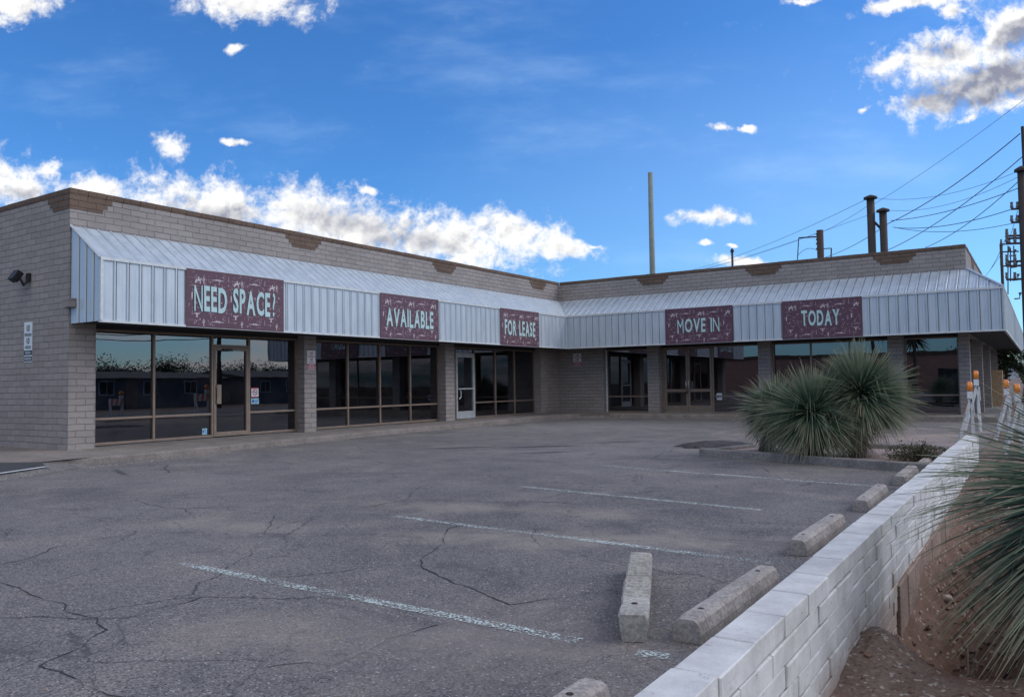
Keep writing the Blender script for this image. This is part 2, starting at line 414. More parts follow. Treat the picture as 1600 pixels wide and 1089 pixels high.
# ------------------------------------------------------------------ world, sun, camera
SUN_EL, SUN_AZ = R(38), R(52)             # azimuth from +Y towards +X
def build_world():
    w = bpy.data.worlds.new("World"); scene.world = w; w.use_nodes = True
    t = NT(w.node_tree); t.n.clear()
    out = t.new('ShaderNodeOutputWorld')
    sky = t.new('ShaderNodeTexSky', sky_type='NISHITA'); sky.sun_disc = False
    sky.sun_elevation = SUN_EL; sky.sun_rotation = SUN_AZ
    sky.air_density = 1.0; sky.dust_density = .9; sky.ozone_density = 2.5; sky.altitude = 400
    hs = t.new('ShaderNodeHueSaturation'); t.l.new(sky.outputs[0], hs.inputs['Color']); hs.inputs['Saturation'].default_value = SKY_SAT; hs.inputs['Hue'].default_value = .5
    mul = t.mix(1.0, hs.outputs[0], SKY_TINT, 'MULTIPLY'); bs = t.new('ShaderNodeBackground'); t.l.new(mul, bs.inputs[0]); bs.inputs[1].default_value = SKY_STR
    d = t.new('ShaderNodeTexCoord').outputs['Generated']
    # cloud field: a gnomonic chart of the northern sky about one fixed bearing (units: 100 sighting px)
    cx = t.dot(d, tuple(RM.col[0])); cy = t.dot(d, tuple(RM.col[1])); cz = t.dot(d, tuple(-RM.col[2]))
    inv = t.math('DIVIDE', FPX / 100, t.math('MAXIMUM', cz, .1))
    cv = t.new('ShaderNodeCombineXYZ'); t.l.new(t.math('MULTIPLY', cx, inv), cv.inputs[0]); t.l.new(t.math('MULTIPLY', cy, inv), cv.inputs[1])
    P = cv.outputs[0]
    front = t.smooth(cz, .55, .62)
    wob = t.new('ShaderNodeVectorMath', operation='MULTIPLY_ADD'); t.l.new(t.noise(P, 1.1, 5, .6, out=1), wob.inputs[0])
    wob.inputs[1].default_value = (.55, .45, 0)
    sub = t.new('ShaderNodeVectorMath', operation='SUBTRACT'); t.l.new(P, sub.inputs[0]); sub.inputs[1].default_value = (.275, .225, 0)
    t.l.new(sub.outputs[0], wob.inputs[2]); Q = wob.outputs[0]
    def U(x, y): return ((x - 800) / 100, (544.5 - y) / 100, 0)
    CL = [(20, 8, 110, 42, 8), (385, 2, 150, 45, -4), (370, 76, 30, 14, 10), (264, 225, 46, 38, -30), (372, 217, 40, 9, 0),
          (22, 290, 105, 68, -20), (75, 262, 36, 30, 30), (150, 300, 90, 40, 0), (330, 325, 240, 72, -8), (520, 350, 260, 78, -10), (680, 375, 230, 72, -8), (800, 365, 130, 48, -6), (860, 385, 110, 26, -5), (575, 294, 30, 14, -18),
          (925, 384, 26, 8, 0), (1130, 202, 26, 13, 8), (1165, 202, 16, 10, 0), (1112, 343, 84, 20, 4), (1160, 410, 75, 16, 0), (1102, 383, 20, 8, 0), (1145, 384, 12, 5, 0),
          (1480, 88, 165, 62, 14), (1560, 118, 210, 85, 10), (1400, 95, 70, 32, 20), (1580, 40, 110, 60, 25), (1375, 12, 62, 22, 14), (1490, 20, 38, 18, 10), (1440, 2, 110, 18, 0), (1515, 186, 34, 10, 14), (1352, 172, 18, 9, 30), (1450, 160, 90, 36, 8), (1255, 4, 50, 10, 5)]
    m = None
    for x, y, rx, ry, rot in CL:
        k_ = 1.16 if rx > 80 else 1.0; g = t.blob(Q, U(x, y), R(rot), (rx * k_ / 100, ry * k_ / 100, 1))
        m = g if m is None else t.math('MAXIMUM', m, g)
    n1 = t.noise(P, 1.9, 13, .66, .25); n2 = t.noise(t.mapping(P, loc=(3, 7, 1)), 5.0, 10, .66)
    dens = t.math('SUBTRACT', t.math('MULTIPLY_ADD', t.math('SUBTRACT', n1, .5), 3.3, t.math('MULTIPLY', m, 2.0)), .56)
    dens = t.math('ADD', dens, t.math('MULTIPLY', t.math('SUBTRACT', n2, .5), 1.9))
    dens = t.math('MINIMUM', dens, t.math('MULTIPLY', m, 3))
    aF = t.math('MULTIPLY', t.smooth(dens, -.10, 1.15), front)
    # light and shade inside the clouds: compare the density a little lower in the sky (lit from the top edges)
    n1b = t.noise(t.mapping(P, loc=(-.06, .11, 0)), 1.9, 5, .58, .25)
    rel = t.math('SUBTRACT', t.noise(P, 1.9, 5, .58, .25), n1b)
    core = t.smooth(dens, .7, 1.9)
    dark = None
    for x, y, rx, ry, rot in ((1560, 128, 230, 48, 12), (1600, 50, 80, 26, 20), (560, 345, 200, 42, -8), (640, 375, 160, 40, -8), (330, 335, 170, 40, -6), (40, 305, 70, 30, 0), (1470, 78, 80, 26, 8)):
        g = t.blob(Q, U(x, y), R(rot), (rx / 100, ry / 100, 1)); g = t.math('MULTIPLY', g, 1.0 if x > 1500 else .42)
        dark = g if dark is None else t.math('MAXIMUM', dark, g)
    sh = t.math('ADD', t.math('MULTIPLY', core, .20), t.math('MULTIPLY', t.smooth(dark, .05, .55), .85))
    sh = t.math('SUBTRACT', sh, t.math('MULTIPLY', rel, 2.4), clamp=True)
    cF = t.mix(sh, (.78, .775, .76), (.21, .222, .285))
    thin = t.math('MULTIPLY', t.math('ADD', t.smooth(t.noise(t.mapping(P, rot=(0, 0, R(-25)), scale=(.5, 1.6, 1)), .5, 6, .6), .46, .8), t.math('MULTIPLY', t.blob(Q, U(1300, 330), .1, (7.5, 3.2, 1)), .8)), .20)
    # the rest of the sky (behind and overhead): broken bright cloud added as neutral fill
    sep = t.new('ShaderNodeSeparateXYZ'); t.l.new(d, sep.inputs[0])
    hz = t.math('ADD', t.math('MAXIMUM', sep.outputs[2], 0), .12)
    pv = t.new('ShaderNodeCombineXYZ'); t.l.new(t.math('DIVIDE', sep.outputs[0], hz), pv.inputs[0]); t.l.new(t.math('DIVIDE', sep.outputs[1], hz), pv.inputs[1])
    nb = t.noise(pv.outputs[0], .55, 8, .58, .3)
    back = t.math('MULTIPLY', t.smooth(cz, .50, .25), t.smooth(sep.outputs[2], -.02, .03))
    aB = t.math('MULTIPLY', t.smooth(nb, .40, .60), back)
    # the fill clouds bank up in the east and overhead, the low southern sky is clear
    aB = t.math('MULTIPLY', aB, t.math('MAXIMUM', t.smooth(sep.outputs[0], .15, .55), t.smooth(sep.outputs[2], .35, .6)))
    cB = t.mix(t.smooth(nb, .55, .75), (.95, .93, .90), (.62, .64, .68))
    b1 = t.new('ShaderNodeBackground'); t.l.new(cF, b1.inputs[0]); b1.inputs[1].default_value = 1.0
    b2 = t.new('ShaderNodeBackground'); t.l.new(cB, b2.inputs[0]); b2.inputs[1].default_value = BACK_STR
    b3 = t.new('ShaderNodeBackground'); b3.inputs[0].default_value = (.50, .68, .88, 1)
    def mx(f, a, b):
        n = t.new('ShaderNodeMixShader'); t.put(n.inputs[0], f); t.l.new(a, n.inputs[1]); t.l.new(b, n.inputs[2]); return n.outputs[0]
    s = mx(thin, bs.outputs[0], b3.outputs[0])
    s = mx(aB, s, b2.outputs[0]); s = mx(aF, s, b1.outputs[0])
    t.l.new(s, out.inputs[0])
SKY_SAT, SKY_STR, BACK_STR, SKY_TINT = 1.15, .112, 1.1, (.45, .78, 1.10)
build_world()
sd = bpy.data.lights.new('sun', 'SUN'); sd.energy = 1.15; sd.angle = R(36); sd.color = (1, .95, .89)
so = bpy.data.objects.new('sun', sd); COL.objects.link(so)
sv = Vector((math.sin(SUN_AZ) * math.cos(SUN_EL), math.cos(SUN_AZ) * math.cos(SUN_EL), math.sin(SUN_EL)))
so.rotation_euler = sv.to_track_quat('Z', 'Y').to_euler(); so.location = (0, 30, 40)
cam = bpy.data.cameras.new('camera'); co = bpy.data.objects.new('camera', cam); COL.objects.link(co)
co.matrix_world = Matrix.Translation(EYE) @ RM.to_4x4()
cam.sensor_width = 36; cam.lens = FPX / 1600 * 36; cam.clip_end = 5000; cam.clip_start = .05
scene.camera = co
scene.view_settings.view_transform = 'Standard'; scene.view_settings.look = 'None'; scene.view_settings.exposure = .50; scene.view_settings.gamma = 1
scene.render.engine = 'CYCLES'; scene.cycles.use_denoising = True; scene.cycles.denoising_prefilter = 'ACCURATE'; scene.cycles.max_bounces = 8; scene.cycles.transparent_max_bounces = 12

# ------------------------------------------------------------------ ground
mb = MB()                                   # wide desert ground, open where the dug verge lies
for x0, x1, y0, y1 in ((-900, -1.0, -900, 900), (3.0, 900, -900, 900), (-1.0, 3.0, -900, -2.0), (-1.0, 3.0, 24, 900)):
    mb.face([(x0, y0, -.03), (x1, y0, -.03), (x1, y1, -.03), (x0, y1, -.03)])
structure(mb.build('ground', M['dirt']))
mb = MB(); mb.face([(-60, -40, 0), (-1.0, -40, 0), (-1.0, 64, 0), (-60, 64, 0)])
structure(mb.build('parking_lot', M['asphalt']))
mb = MB(); mb.face([(4.2, -200, -.02), (13.5, -200, -.02), (13.5, 300, -.02), (4.2, 300, -.02)])
structure(mb.build('street', asphalt_mat('street_asphalt', False)))
mb = MB(); mb.box(-1.0, 2.2, 24, 120, -.1, .02); structure(mb.build('pavement', M['kerb']))

def verge_z(x, y):
    n = mnoise.fractal(Vector((x * 1.3, y * 1.3, 2)), 1, 2, 5); f = mnoise.fractal(Vector((x * 7, y * 7, 5)), 1, 2, 4)
    g = mnoise.fractal(Vector((x * 24, y * 24, 8)), 1, 2, 3)
    z = -.10 + .035 * n + .016 * f + .006 * g + .02 * max(0, min(1, (y - 5) / 2)) * max(0, min(1, (13 - y) / 2)) * mnoise.fractal(Vector((x * 11, y * 11, 3)), 1, 2, 4)
    z += .11 * max(0, min(1, (y - 8) / 4)) + .06 * max(0, min(1, (x - .4) / .8))
    # pit and trench dug along the wall
    cxn = -.52 + .05 * math.sin(y * 1.7); wy = max(0, min(1, (y - 5.0) / 1.0)) * max(0, min(1, (12.5 - y) / 2.5))
    dx = (x - cxn) / (.40 + .05 * math.sin(y * 2.3))
    z -= .40 * wy * math.exp(-dx ** 4) * (1 + .25 * f)
    d2 = ((x + .40) / .42) ** 2 + ((y - 5.9) / 1.0) ** 2
    z -= .22 * math.exp(-d2 ** 2)
    d3 = ((x + .80) / .16) ** 2 + ((y - 5.2) / .55) ** 2
    z += .10 * math.exp(-d3)
    return z
mb = MB(); nx, ny = 150, 420
gy = [-2 + 26 * ((j / ny) ** 1.25) for j in range(ny + 1)]
gx = [-1.0 + 4.0 * ((i / nx) ** 1.5) for i in range(nx + 1)]
for j in range(ny + 1):
    for i in range(nx + 1): mb.vert((gx[i], gy[j], verge_z(gx[i], gy[j])))
for j in range(ny):
    for i in range(nx):
        a = j * (nx + 1) + i; mb.f.append([a, a + 1, a + nx + 2, a + nx + 1])
structure(mb.build('dirt_verge', M['dirt'], smooth=True))
mb = MB()
for k in range(1500):
    y = random.uniform(3.2, 13); x = random.uniform(-.9, .9) if random.random() < .5 else random.gauss(-.5, .22)
    if x < -.89: continue
    r = random.choice((.006, .009, .012, .018)) * random.uniform(.7, 1.4)
    if k % 8 == 0: x = random.gauss(-.45, .2); y = random.uniform(5.2, 10); r *= 2.2
    if x < -.86: continue
    z = verge_z(x, y)
    ring = [(x + r * math.cos(a) * random.uniform(.7, 1.3), y + r * math.sin(a) * random.uniform(.7, 1.3), z + r * random.uniform(.1, .5)) for a in (0, 1.26, 2.5, 3.8, 5.0)]
    b = [mb.vert(p) for p in ring]; tp = mb.vert((x, y, z + r * 1.1)); bt = mb.vert((x, y, z - r))
    for q in range(5): mb.f.append([b[q], b[(q + 1) % 5], tp]); mb.f.append([b[(q + 1) % 5], b[q], bt])
stuff(mb.build('soil_clods', M['clod']))
def stone(x, y, r, label, m='rock', sq=(1, 1, .65)):
    me = MB(); n = 9; rings = []
    for i in range(1, 6):
        th = math.pi * i / 6
        rings.append([me.vert(Vector((math.cos(2 * math.pi * k / n) * math.sin(th) * sq[0], math.sin(2 * math.pi * k / n) * math.sin(th) * sq[1], math.cos(th) * sq[2])) * r * random.uniform(.82, 1.18) + Vector((x, y, verge_z(x, y) + r * sq[2] * .55))) for k in range(n)])
    for a, b in zip(rings, rings[1:]):
        for k in range(n): me.f.append([a[k], b[k], b[(k + 1) % n], a[(k + 1) % n]])
    me.f.append(rings[0]); me.f.append(rings[-1][::-1])
    return tag(me.build('stone', M[m], smooth=False, bevel=r * .1), label, 'stone', 'stones in the dug trench')
stone(-.40, 6.05, .065, 'rounded brown stone lying in the trench right of the curled twig')
stone(-.62, 6.25, .055, 'pale flat stone beside the curled twig in the trench', 'stop', (1.5, .8, .45))
stone(-.25, 6.0, .05, 'dark stone at the foot of the big foreground yucca', 'clod')
stone(-.72, 7.6, .05, 'small tan stone near the wall footing in the trench')
stone(-.20, 5.35, .035, 'tiny pale stone at the right rim of the pit', 'stop', (1, .5, .5))
stone(-.55, 9.2, .07, 'dark stone in the far part of the trench', 'clod')
mb = MB(); pts = [(-.78, 6.12), (-.6, 6.2), (-.45, 6.28), (-.3, 6.3), (-.15, 6.42)]
mb.tube([(x, y, verge_z(x, y) + .06) for x, y in pts], .009, 6); tag(mb.build('irrigation_hose', M['hose'], smooth=True), 'thin black irrigation hose lying across the trench', 'hose')
mb = MB(); mb.tube([(-.64, 6.0, verge_z(-.64, 6.0) + .02), (-.55, 6.2, verge_z(-.55, 6.2) + .07), (-.50, 6.5, verge_z(-.5, 6.5) + .08), (-.52, 6.8, verge_z(-.52, 6.8) + .05)], [.012, .01, .008, .005], 6)
tag(mb.build('dry_twig', M['twig'], smooth=True), 'curled dry twig lying in the trench', 'twig')

# parking lines
def strip(mb, a, b, w, z):
    a, b = Vector(a), Vector(b); n = Vector((-(b - a).y, (b - a).x, 0)).normalized() * w / 2
    mb.face([a - n + Vector((0, 0, z)), b - n + Vector((0, 0, z)), b + n + Vector((0, 0, z)), a + n + Vector((0, 0, z))])
for (a, b) in (((280, 880), (905, 1002)), ((612, 806), (1205, 880)), ((812, 760), (1190, 797)), ((945, 728), (1370, 760))):
    mb = MB(); strip(mb, at(*a), at(*b), .10, .004); structure(mb.build('parking_line', M['line']))
mb = MB(); strip(mb, at(995, 1020), at(1045, 1026), .10, .004); structure(mb.build('parking_line', M['line']))
# cracks in the asphalt, sighted on the photograph and laid on the ground
CR = [[(0, 908), (45, 925), (75, 938), (100, 942), (108, 957), (150, 965), (160, 985), (135, 1010), (105, 1022), (60, 1040), (95, 1050), (130, 1070), (165, 1080), (210, 1095)],
      [(0, 965), (70, 964), (140, 967), (200, 965), (260, 948), (330, 930)],
      [(420, 903), (520, 895), (600, 882), (655, 884), (680, 897), (705, 910), (735, 918), (770, 934), (795, 944), (840, 938), (900, 930), (945, 924)],
      [(655, 884), (662, 872), (690, 850), (695, 840), (600, 837), (500, 835), (415, 834), (425, 815), (430, 805)], [(695, 840), (700, 826), (740, 818)],
      [(420, 1040), (480, 1035), (520, 1040), (560, 1025), (610, 1000), (650, 985), (700, 972)],
      [(0, 882), (50, 872), (85, 855), (140, 845), (200, 835), (250, 832)], [(210, 781), (240, 790), (290, 795), (300, 805)],
      [(640, 780), (645, 765), (670, 757), (780, 757), (880, 760)], [(560, 795), (640, 780), (760, 785), (880, 785), (915, 790)],
      [(1190, 730), (1215, 745), (1240, 758)], [(960, 775), (1020, 768), (1060, 765)]]
mb = MB()
for ln in CR:
    P = [at(*p) for p in ln]; Q = []
    for a, b in zip(P, P[1:]):
        n = max(2, int((b - a).length / .06))
        for k in range(n):
            q = a.lerp(b, k / n); j = .035
            Q.append(q + Vector((mnoise.noise(q * 5) * j, mnoise.noise(q * 5 + Vector((9, 3, 1))) * j, 0)) + Vector((mnoise.noise(q * 19) * .014, mnoise.noise(q * 19 + Vector((4, 4, 4))) * .014, 0)))
    pv = None
    for i, q in enumerate(Q):
        d = (Q[min(i + 1, len(Q) - 1)] - Q[max(i - 1, 0)]); nrm = Vector((-d.y, d.x, 0)).normalized()
        w = max(.0010, .0030 + .006 * mnoise.noise(q * 3.1) + .004 * mnoise.noise(q * 23)) * (1 + q.y * .03)
        cur = (mb.vert(q - nrm * w + Vector((0, 0, .004))), mb.vert(q + nrm * w * random.uniform(.6, 1.2) + Vector((0, 0, .004))))
        if pv: mb.f.append([pv[0], cur[0], cur[1], pv[1]])
        pv = cur
structure(mb.build('asphalt_cracks', M['crack']))
mb = MB(); rnd = random.Random(3)           # loose grit on the lot
for k in range(1500):
    if k < 700: y = 1.5 + 12 * rnd.random() ** 1.5; x = -1.15 - abs(rnd.gauss(0, .35)) if k < 400 else -1.2 - 9 * rnd.random()
    else:
        q = rnd.random(); y = 8 + 18 * q; x = -14.7 - 1.35 * min(1, (y - 8) / 9) + abs(rnd.gauss(.02, .12))
    r_ = rnd.choice((.004, .005, .007, .010)) * (1 if k < 700 else 1.7); a0 = rnd.random() * 6
    b = [mb.vert((x + r_ * math.cos(a0 + a) * rnd.uniform(.7, 1.3), y + r_ * math.sin(a0 + a) * rnd.uniform(.7, 1.3), .001 + r_ * rnd.uniform(0, .4))) for a in (0, 1.5, 3.1, 4.7)]
    tp = mb.vert((x, y, r_ * 1.2))
    for q in range(4): mb.f.append([b[q], b[(q + 1) % 4], tp])
stuff(mb.build('loose_grit', M['rock']))
mb = MB()                                   # crumbled patch beside the planter
for cxp, cyp, rx, ry, sd_ in ((1118, 695, .95, .42, 1), (1085, 699, .35, .12, 2)):
    c = at(cxp, cyp); ring = []
    for k in range(40):
        a = 2 * math.pi * k / 40; r = 1 + .45 * mnoise.noise(Vector((math.cos(a) * 2, math.sin(a) * 2, sd_ * 5)))
        ring.append(c + Vector((math.cos(a) * rx * r * .8 , math.sin(a) * ry * r * 2.2, .006)))
    ct = mb.vert(c + Vector((0, 0, .045))); b = [mb.vert(p) for p in ring]
    mid = [mb.vert(c.lerp(p, .7) + Vector((0, 0, .03 + random.uniform(0, .02)))) for p in ring]
    for k in range(40): mb.f.append([b[k], b[(k + 1) % 40], mid[(k + 1) % 40], mid[k]]); mb.f.append([mid[k], mid[(k + 1) % 40], ct])
structure(mb.build('asphalt_patch', M['patch']))

# sidewalk along both wings
XF, XG, YF, YG = -17.65, -18.0, 30.6, 30.95          # wall faces and glass lines of the two wings
EX = -1.95                                           # east wall face
GZ = .16
RD, RC = at(66, 721.5, .13), at(-160, 725, .13); RA, RB = at(72, 729.6, .09), at(-160, 763, .09)
edge = [(RD.x, RD.y), (-15.36, 8.0), (-15.27, 8.8), (-15.2, 9.8), (-15.6, 12.9), (-15.98, 17.5), (-16.1, 22), (-16.1, 25.6), (-15.95, 27.2), (-15.4, 28.3), (-14.4, 28.85), (-13.2, 29.05), (-9, 29.2), (-4, 29.3), (-1.2, 29.3)]
edge2 = []
for (a, b) in zip(edge, edge[1:]):
    for k in range(8): edge2.append(Vector(a).lerp(Vector(b), k / 8))
edge2.append(Vector(edge[-1]))
mb = MB()
inner = [(-60, 7.55)] + []
def wz(p): return .13 if p[1] < 20 else .13 + .05 * min(1, (p[1] - 20) / 9)
top = [mb.vert((p[0] - .05, p[1] + (.05 if p[1] > 28 else 0), wz(p) + .006 * mnoise.noise(Vector((p[0] * 3, p[1] * 3, 0))))) for p in edge2]
lip = [mb.vert((p[0] + .015 * mnoise.noise(Vector((p[0] * 4, p[1] * 4, 3))), p[1] - (.0 if p[1] < 28 else .015), wz(p) - .025 + .015 * mnoise.noise(Vector((p[0] * 5, p[1] * 5, 0))))) for p in edge2]
foot = [mb.vert((p[0] + .02, p[1] - (0 if p[1] < 27 else .03), -.05)) for p in edge2]
wall = [mb.vert((max(-60, -18.2 if p[1] < 29.5 and p[0] < -14.2 and p[1] < 28.5 else p[0]), p[1] if p[1] < 28.3 and p[0] < -14.2 else 31.2, wz(p))) for p in edge2]
for i in range(len(edge2) - 1):
    mb.f.append([foot[i], foot[i + 1], lip[i + 1], lip[i]]); mb.f.append([lip[i], lip[i + 1], top[i + 1], top[i]]); mb.f.append([top[i], top[i + 1], wall[i + 1], wall[i]])
mb.face([(RC.x, RC.y, .131), (RD.x, RD.y, .131), (-15.4, 9.0, .131), (-18.2, 9.4, .131)])
mb.face([(RD.x, RD.y, .1275), (-15.42, 8.0, .1275), (-15.33, 8.8, .1275), (-15.26, 9.8, .1275), (-16.8, 9.8, .1275), (-16.8, 8.2, .1275)])
mb.face([(-60, RC.y, .131), (RC.x, RC.y, .131), (-18.2, 9.4, .131), (-60, 9.4, .131)])
mb.face([(-18.2, 27.5, .155), (-15.5, 28.2, .168), (-14.4, 28.8, .172), (-14.2, 31.2, .176), (-18.2, 31.2, .17)])
mb.face([(RC.x, RC.y, .13), (RC.x, RC.y, -.05), (RD.x, RD.y, -.05), (RD.x, RD.y, .13)])
structure(mb.build('sidewalk', M['walk']))
mb = MB(); mb.face([RB + Vector((0, 0, .004)), RA + Vector((0, 0, .004)), RD - Vector((0, .004, .008)), RC - Vector((0, .004, .008))])
structure(mb.build('asphalt_ramp', worn('fresh_asphalt', (.045, .043, .045), .9, .2, 6, .5)))
mb = MB(); mb.face([RB + Vector((.6, -.9, -.087)), RA + Vector((.45, -.35, -.087)), RA + Vector((0, 0, .003)), RB + Vector((0, 0, .003))]); mb.face([RA + Vector((.45, -.35, -.087)), Vector((-15.2, 8.5, .003)), RD - Vector((0, 0, .02)), RA + Vector((0, 0, .003))])
structure(mb.build('asphalt_apron', M['asphalt'], smooth=True))
mb = MB(); strip(mb, RB, RA, .12, .010)
structure(mb.build('parking_line', M['trimw']))

# ------------------------------------------------------------------ the building
B = empty('shopping_plaza', (XF, YF, 0), 'L-shaped single-storey grey block shopping plaza with brown coping and ribbed metal awning', 'building')
def part(mbx, name, m, par=None, **k): return mbx.build(name, M[m] if isinstance(m, str) else m, par or B, **k)
TOP, CAP = 5.74, 5.96
mb = MB(); mb.box(-45, XF, 9.2, 9.5, -.1, TOP); part(mb, 'side_wall', 'block')
mb = MB(); mb.box(XF - .3, XF, 9.5, YF, 2.93, TOP); part(mb, 'parapet_wall', 'block')
mb = MB(); mb.box(XF, EX, YF, YF + .3, 2.93, TOP); part(mb, 'parapet_wall', 'block')
mb = MB(); mb.box(EX - .3, EX, YF + .3, 62, 2.93, TOP); part(mb, 'parapet_wall', 'block')
def coping(x0, x1, y0, y1, along):
    mb = MB(); n = int(max(x1 - x0, y1 - y0) / .41)
    for k in range(n):
        j = random.uniform(-.004, .004); q = random.uniform(-.003, .003)
        if along == 'x':
            a = x0 + (x1 - x0) * k / n; b = x0 + (x1 - x0) * (k + 1) / n; mb.cbox(a + .002, b - .002, y0 + q, y1, TOP, CAP + j - .08, .01)
        else:
            a = y0 + (y1 - y0) * k / n; b = y0 + (y1 - y0) * (k + 1) / n; mb.cbox(x0, x1 + q, a + .002, b - .002, TOP, CAP + j - .08, .01)
    part(mb, 'coping', 'brown')
coping(XF - .32, XF + .012, 9.188, YF - .012, 'y'); coping(XF + .014, EX + .012, YF - .012, YF + .32, 'x'); coping(EX - .32, EX + .012, YF + .33, 62, 'y'); coping(-45, XF - .33, 9.188, 9.52, 'x')
def ornament(O, U, N, half, steps=3, one=False):
    poly = []; h = .105; z0 = TOP - h * steps
    w = [half - .11 * k for k in range(steps)]          # top row widest
    lft, rgt = [], []
    for k in range(steps):
        zt = TOP - h * k; rgt += [(w[k], zt), (w[k], zt - h)]
        lft += [(-w[k] if not one else 0, zt), (-w[k] if not one else 0, zt - h)]
    pts = rgt + lft[::-1]
    seen = []
    for p in pts:
        if not seen or (abs(p[0] - seen[-1][0]) + abs(p[1] - seen[-1][1])) > 1e-6: seen.append(p)
    mb = MB(); mb.prism(seen, O, U, (0, 0, 1), N, 0, .014); part(mb, 'block_ornament', 'brown')
for yc in (15.88, 22.42, 28.8): ornament((XF, yc, -.002), (0, 1, 0), (1, 0, 0), .66)
for xc in (-13.2, -8.67, -4.12): ornament((xc, YF, -.002), (-1, 0, 0), (0, -1, 0), .68)
ornament((XF, 9.2, -.002), (0, 1, 0), (1, 0, 0), .95, 3, True); ornament((XF + .014, 9.2, -.002), (-1, 0, 0), (0, -1, 0), .95, 3, True)
for yc in (34.0, 41, 48): ornament((EX, yc, -.002), (0, 1, 0), (1, 0, 0), .66)
# piers
def pier(x0, x1, y0, y1): mb = MB(); mb.box(x0, x1, y0, y1, .0, 2.93); part(mb, 'pier', 'block')
pier(XG - .12, XF, 9.5, 9.80); pier(XG - .12, XF, 15.89, 16.34); pier(XG - .12, XF, 22.43, 22.95); pier(XG - .12, XF, 28.92, 29.45)
mb = MB(); mb.box(XF - .3, XF - .1, 29.45, YF, 0, 2.93); part(mb, 'wall', 'block')
mb = MB(); mb.box(XF - .1, -15.55, YF, YF + .4, 0, 2.93); part(mb, 'wall', 'block')
pier(-13.52, -13.02, YF, YG + .12); pier(-8.97, -8.50, YF, YG + .12); pier(-4.43, -3.94, YF, YG + .12); pier(-2.27, EX, YF, YF + .45)
for y in (37.5, 43.6, 50.8, 58): pier(EX - .5, EX, y - .0, y + .45)
mb = MB(); mb.box(-30, EX - .02, 61.7, 62, 0, TOP); part(mb, 'rear_wall', 'block')
mb = MB(); mb.box(-45, -44.7, 9.5, 62, 0, TOP); part(mb, 'rear_wall', 'block')
# interior
mb = MB(); mb.box(-28, XG + .02, 9.5, 45, -.05, GZ - .02); mb.box(-17.99, -2.3, YG + .02, 45, -.05, GZ - .025); mb.box(-17.98, -2.3, 45, 61.6, -.05, GZ - .025); part(mb, 'interior_floor', 'infloor')
mb = MB(); mb.box(-28.2, -28, 9.5, 45, 0, 3.2); part(mb, 'interior_wall', 'inwall')
for y in (16.0, 22.6): mb = MB(); mb.box(-28, XG - .15, y, y + .14, 0, 3.2); part(mb, 'interior_wall', 'inwall')
mb = MB(); mb.box(-16, EX - 4, 41, 41.2, 0, 3.2); part(mb, 'interior_wall', 'inwall')
for x in (-13.3, -8.8): mb = MB(); mb.box(x, x + .14, YG + .15, 41, 0, 3.2); part(mb, 'interior_wall', 'inwall')
mb = MB(); mb.box(-17.95, -17.8, 31.2, 41, 0, 3.2); part(mb, 'interior_wall', 'inwall')
mb = MB(); mb.box(-28, XG - .14, 9.5, 45, 2.96, 3.05); mb.box(XG - .13, EX - .33, YG + .14, 61.6, 2.962, 3.05); part(mb, 'ceiling', 'inwall')
mb = MB(); mb.box(-44.7, XF - .31, 9.51, 61.6, 5.2, 5.3); mb.box(XF - .3, EX - .31, YF + .31, 61.6, 5.19, 5.295); part(mb, 'roof_deck', 'roofm')

# storefronts
def storefront(P, U, N, a, b, mulls, rail, z1=2.82, skip=None, lead=None, cross=None):
    """frame along U from a to b at plane P; skip = (d0, d1) door opening (transom above)"""
    P, U, N = Vector(P), Vector(U), Vector(N); Z = Vector((0, 0, 1))
    fr = Matrix((U.to_4d(), N.to_4d(), Z.to_4d(), (0, 0, 0, 1))).transposed(); fr = Matrix(((U.x, N.x, 0, P.x), (U.y, N.y, 0, P.y), (U.z, N.z, 1, P.z), (0, 0, 0, 1)))
    w = .028
    mb = MB()
    xs = sorted([a + w] + list(mulls) + [b - w])
    for x in xs: mb.box(x - w, x + w, -.06, .055, GZ, z1, fr)
    segs = []
    bounds = [a] + ([] if not skip else [skip[0], skip[1]]) + [b]
    for s0, s1 in ([(a, b)] if not skip else [(a, skip[0]), (skip[1], b)]):
        if s1 - s0 > .15: segs.append((s0, s1))
    for s0, s1 in segs:
        m_in = [x for x in xs if s0 - .06 <= x <= s1 + .06]
        for p, q in zip(m_in, m_in[1:]):
            mb.box(p + w, q - w, -.05, .05, GZ, GZ + .06, fr)
            if rail: mb.box(p + w, q - w, -.05, .05, rail - .026, rail + .026, fr)
    for p, q in zip(xs, xs[1:]): mb.box(p + w, q - w, -.05, .05, z1 - .05, z1, fr)
    o = part(mb, 'storefront_window', 'bronze', bevel=.004)
    g = MB()
    for p, q in zip(xs, xs[1:]):
        zb = skip and skip[0] - .06 <= p and q <= skip[1] + .06
        g.face([fr @ Vector((p, 0, GZ + .02 if not zb else skip[2] + .02)), fr @ Vector((q, 0, GZ + .02 if not zb else skip[2] + .02)), fr @ Vector((q, 0, z1 - .02)), fr @ Vector((p, 0, z1 - .02))])
    gp = g.build('glass', M['glass'], o)
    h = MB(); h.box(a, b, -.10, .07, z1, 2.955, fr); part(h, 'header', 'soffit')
    return fr
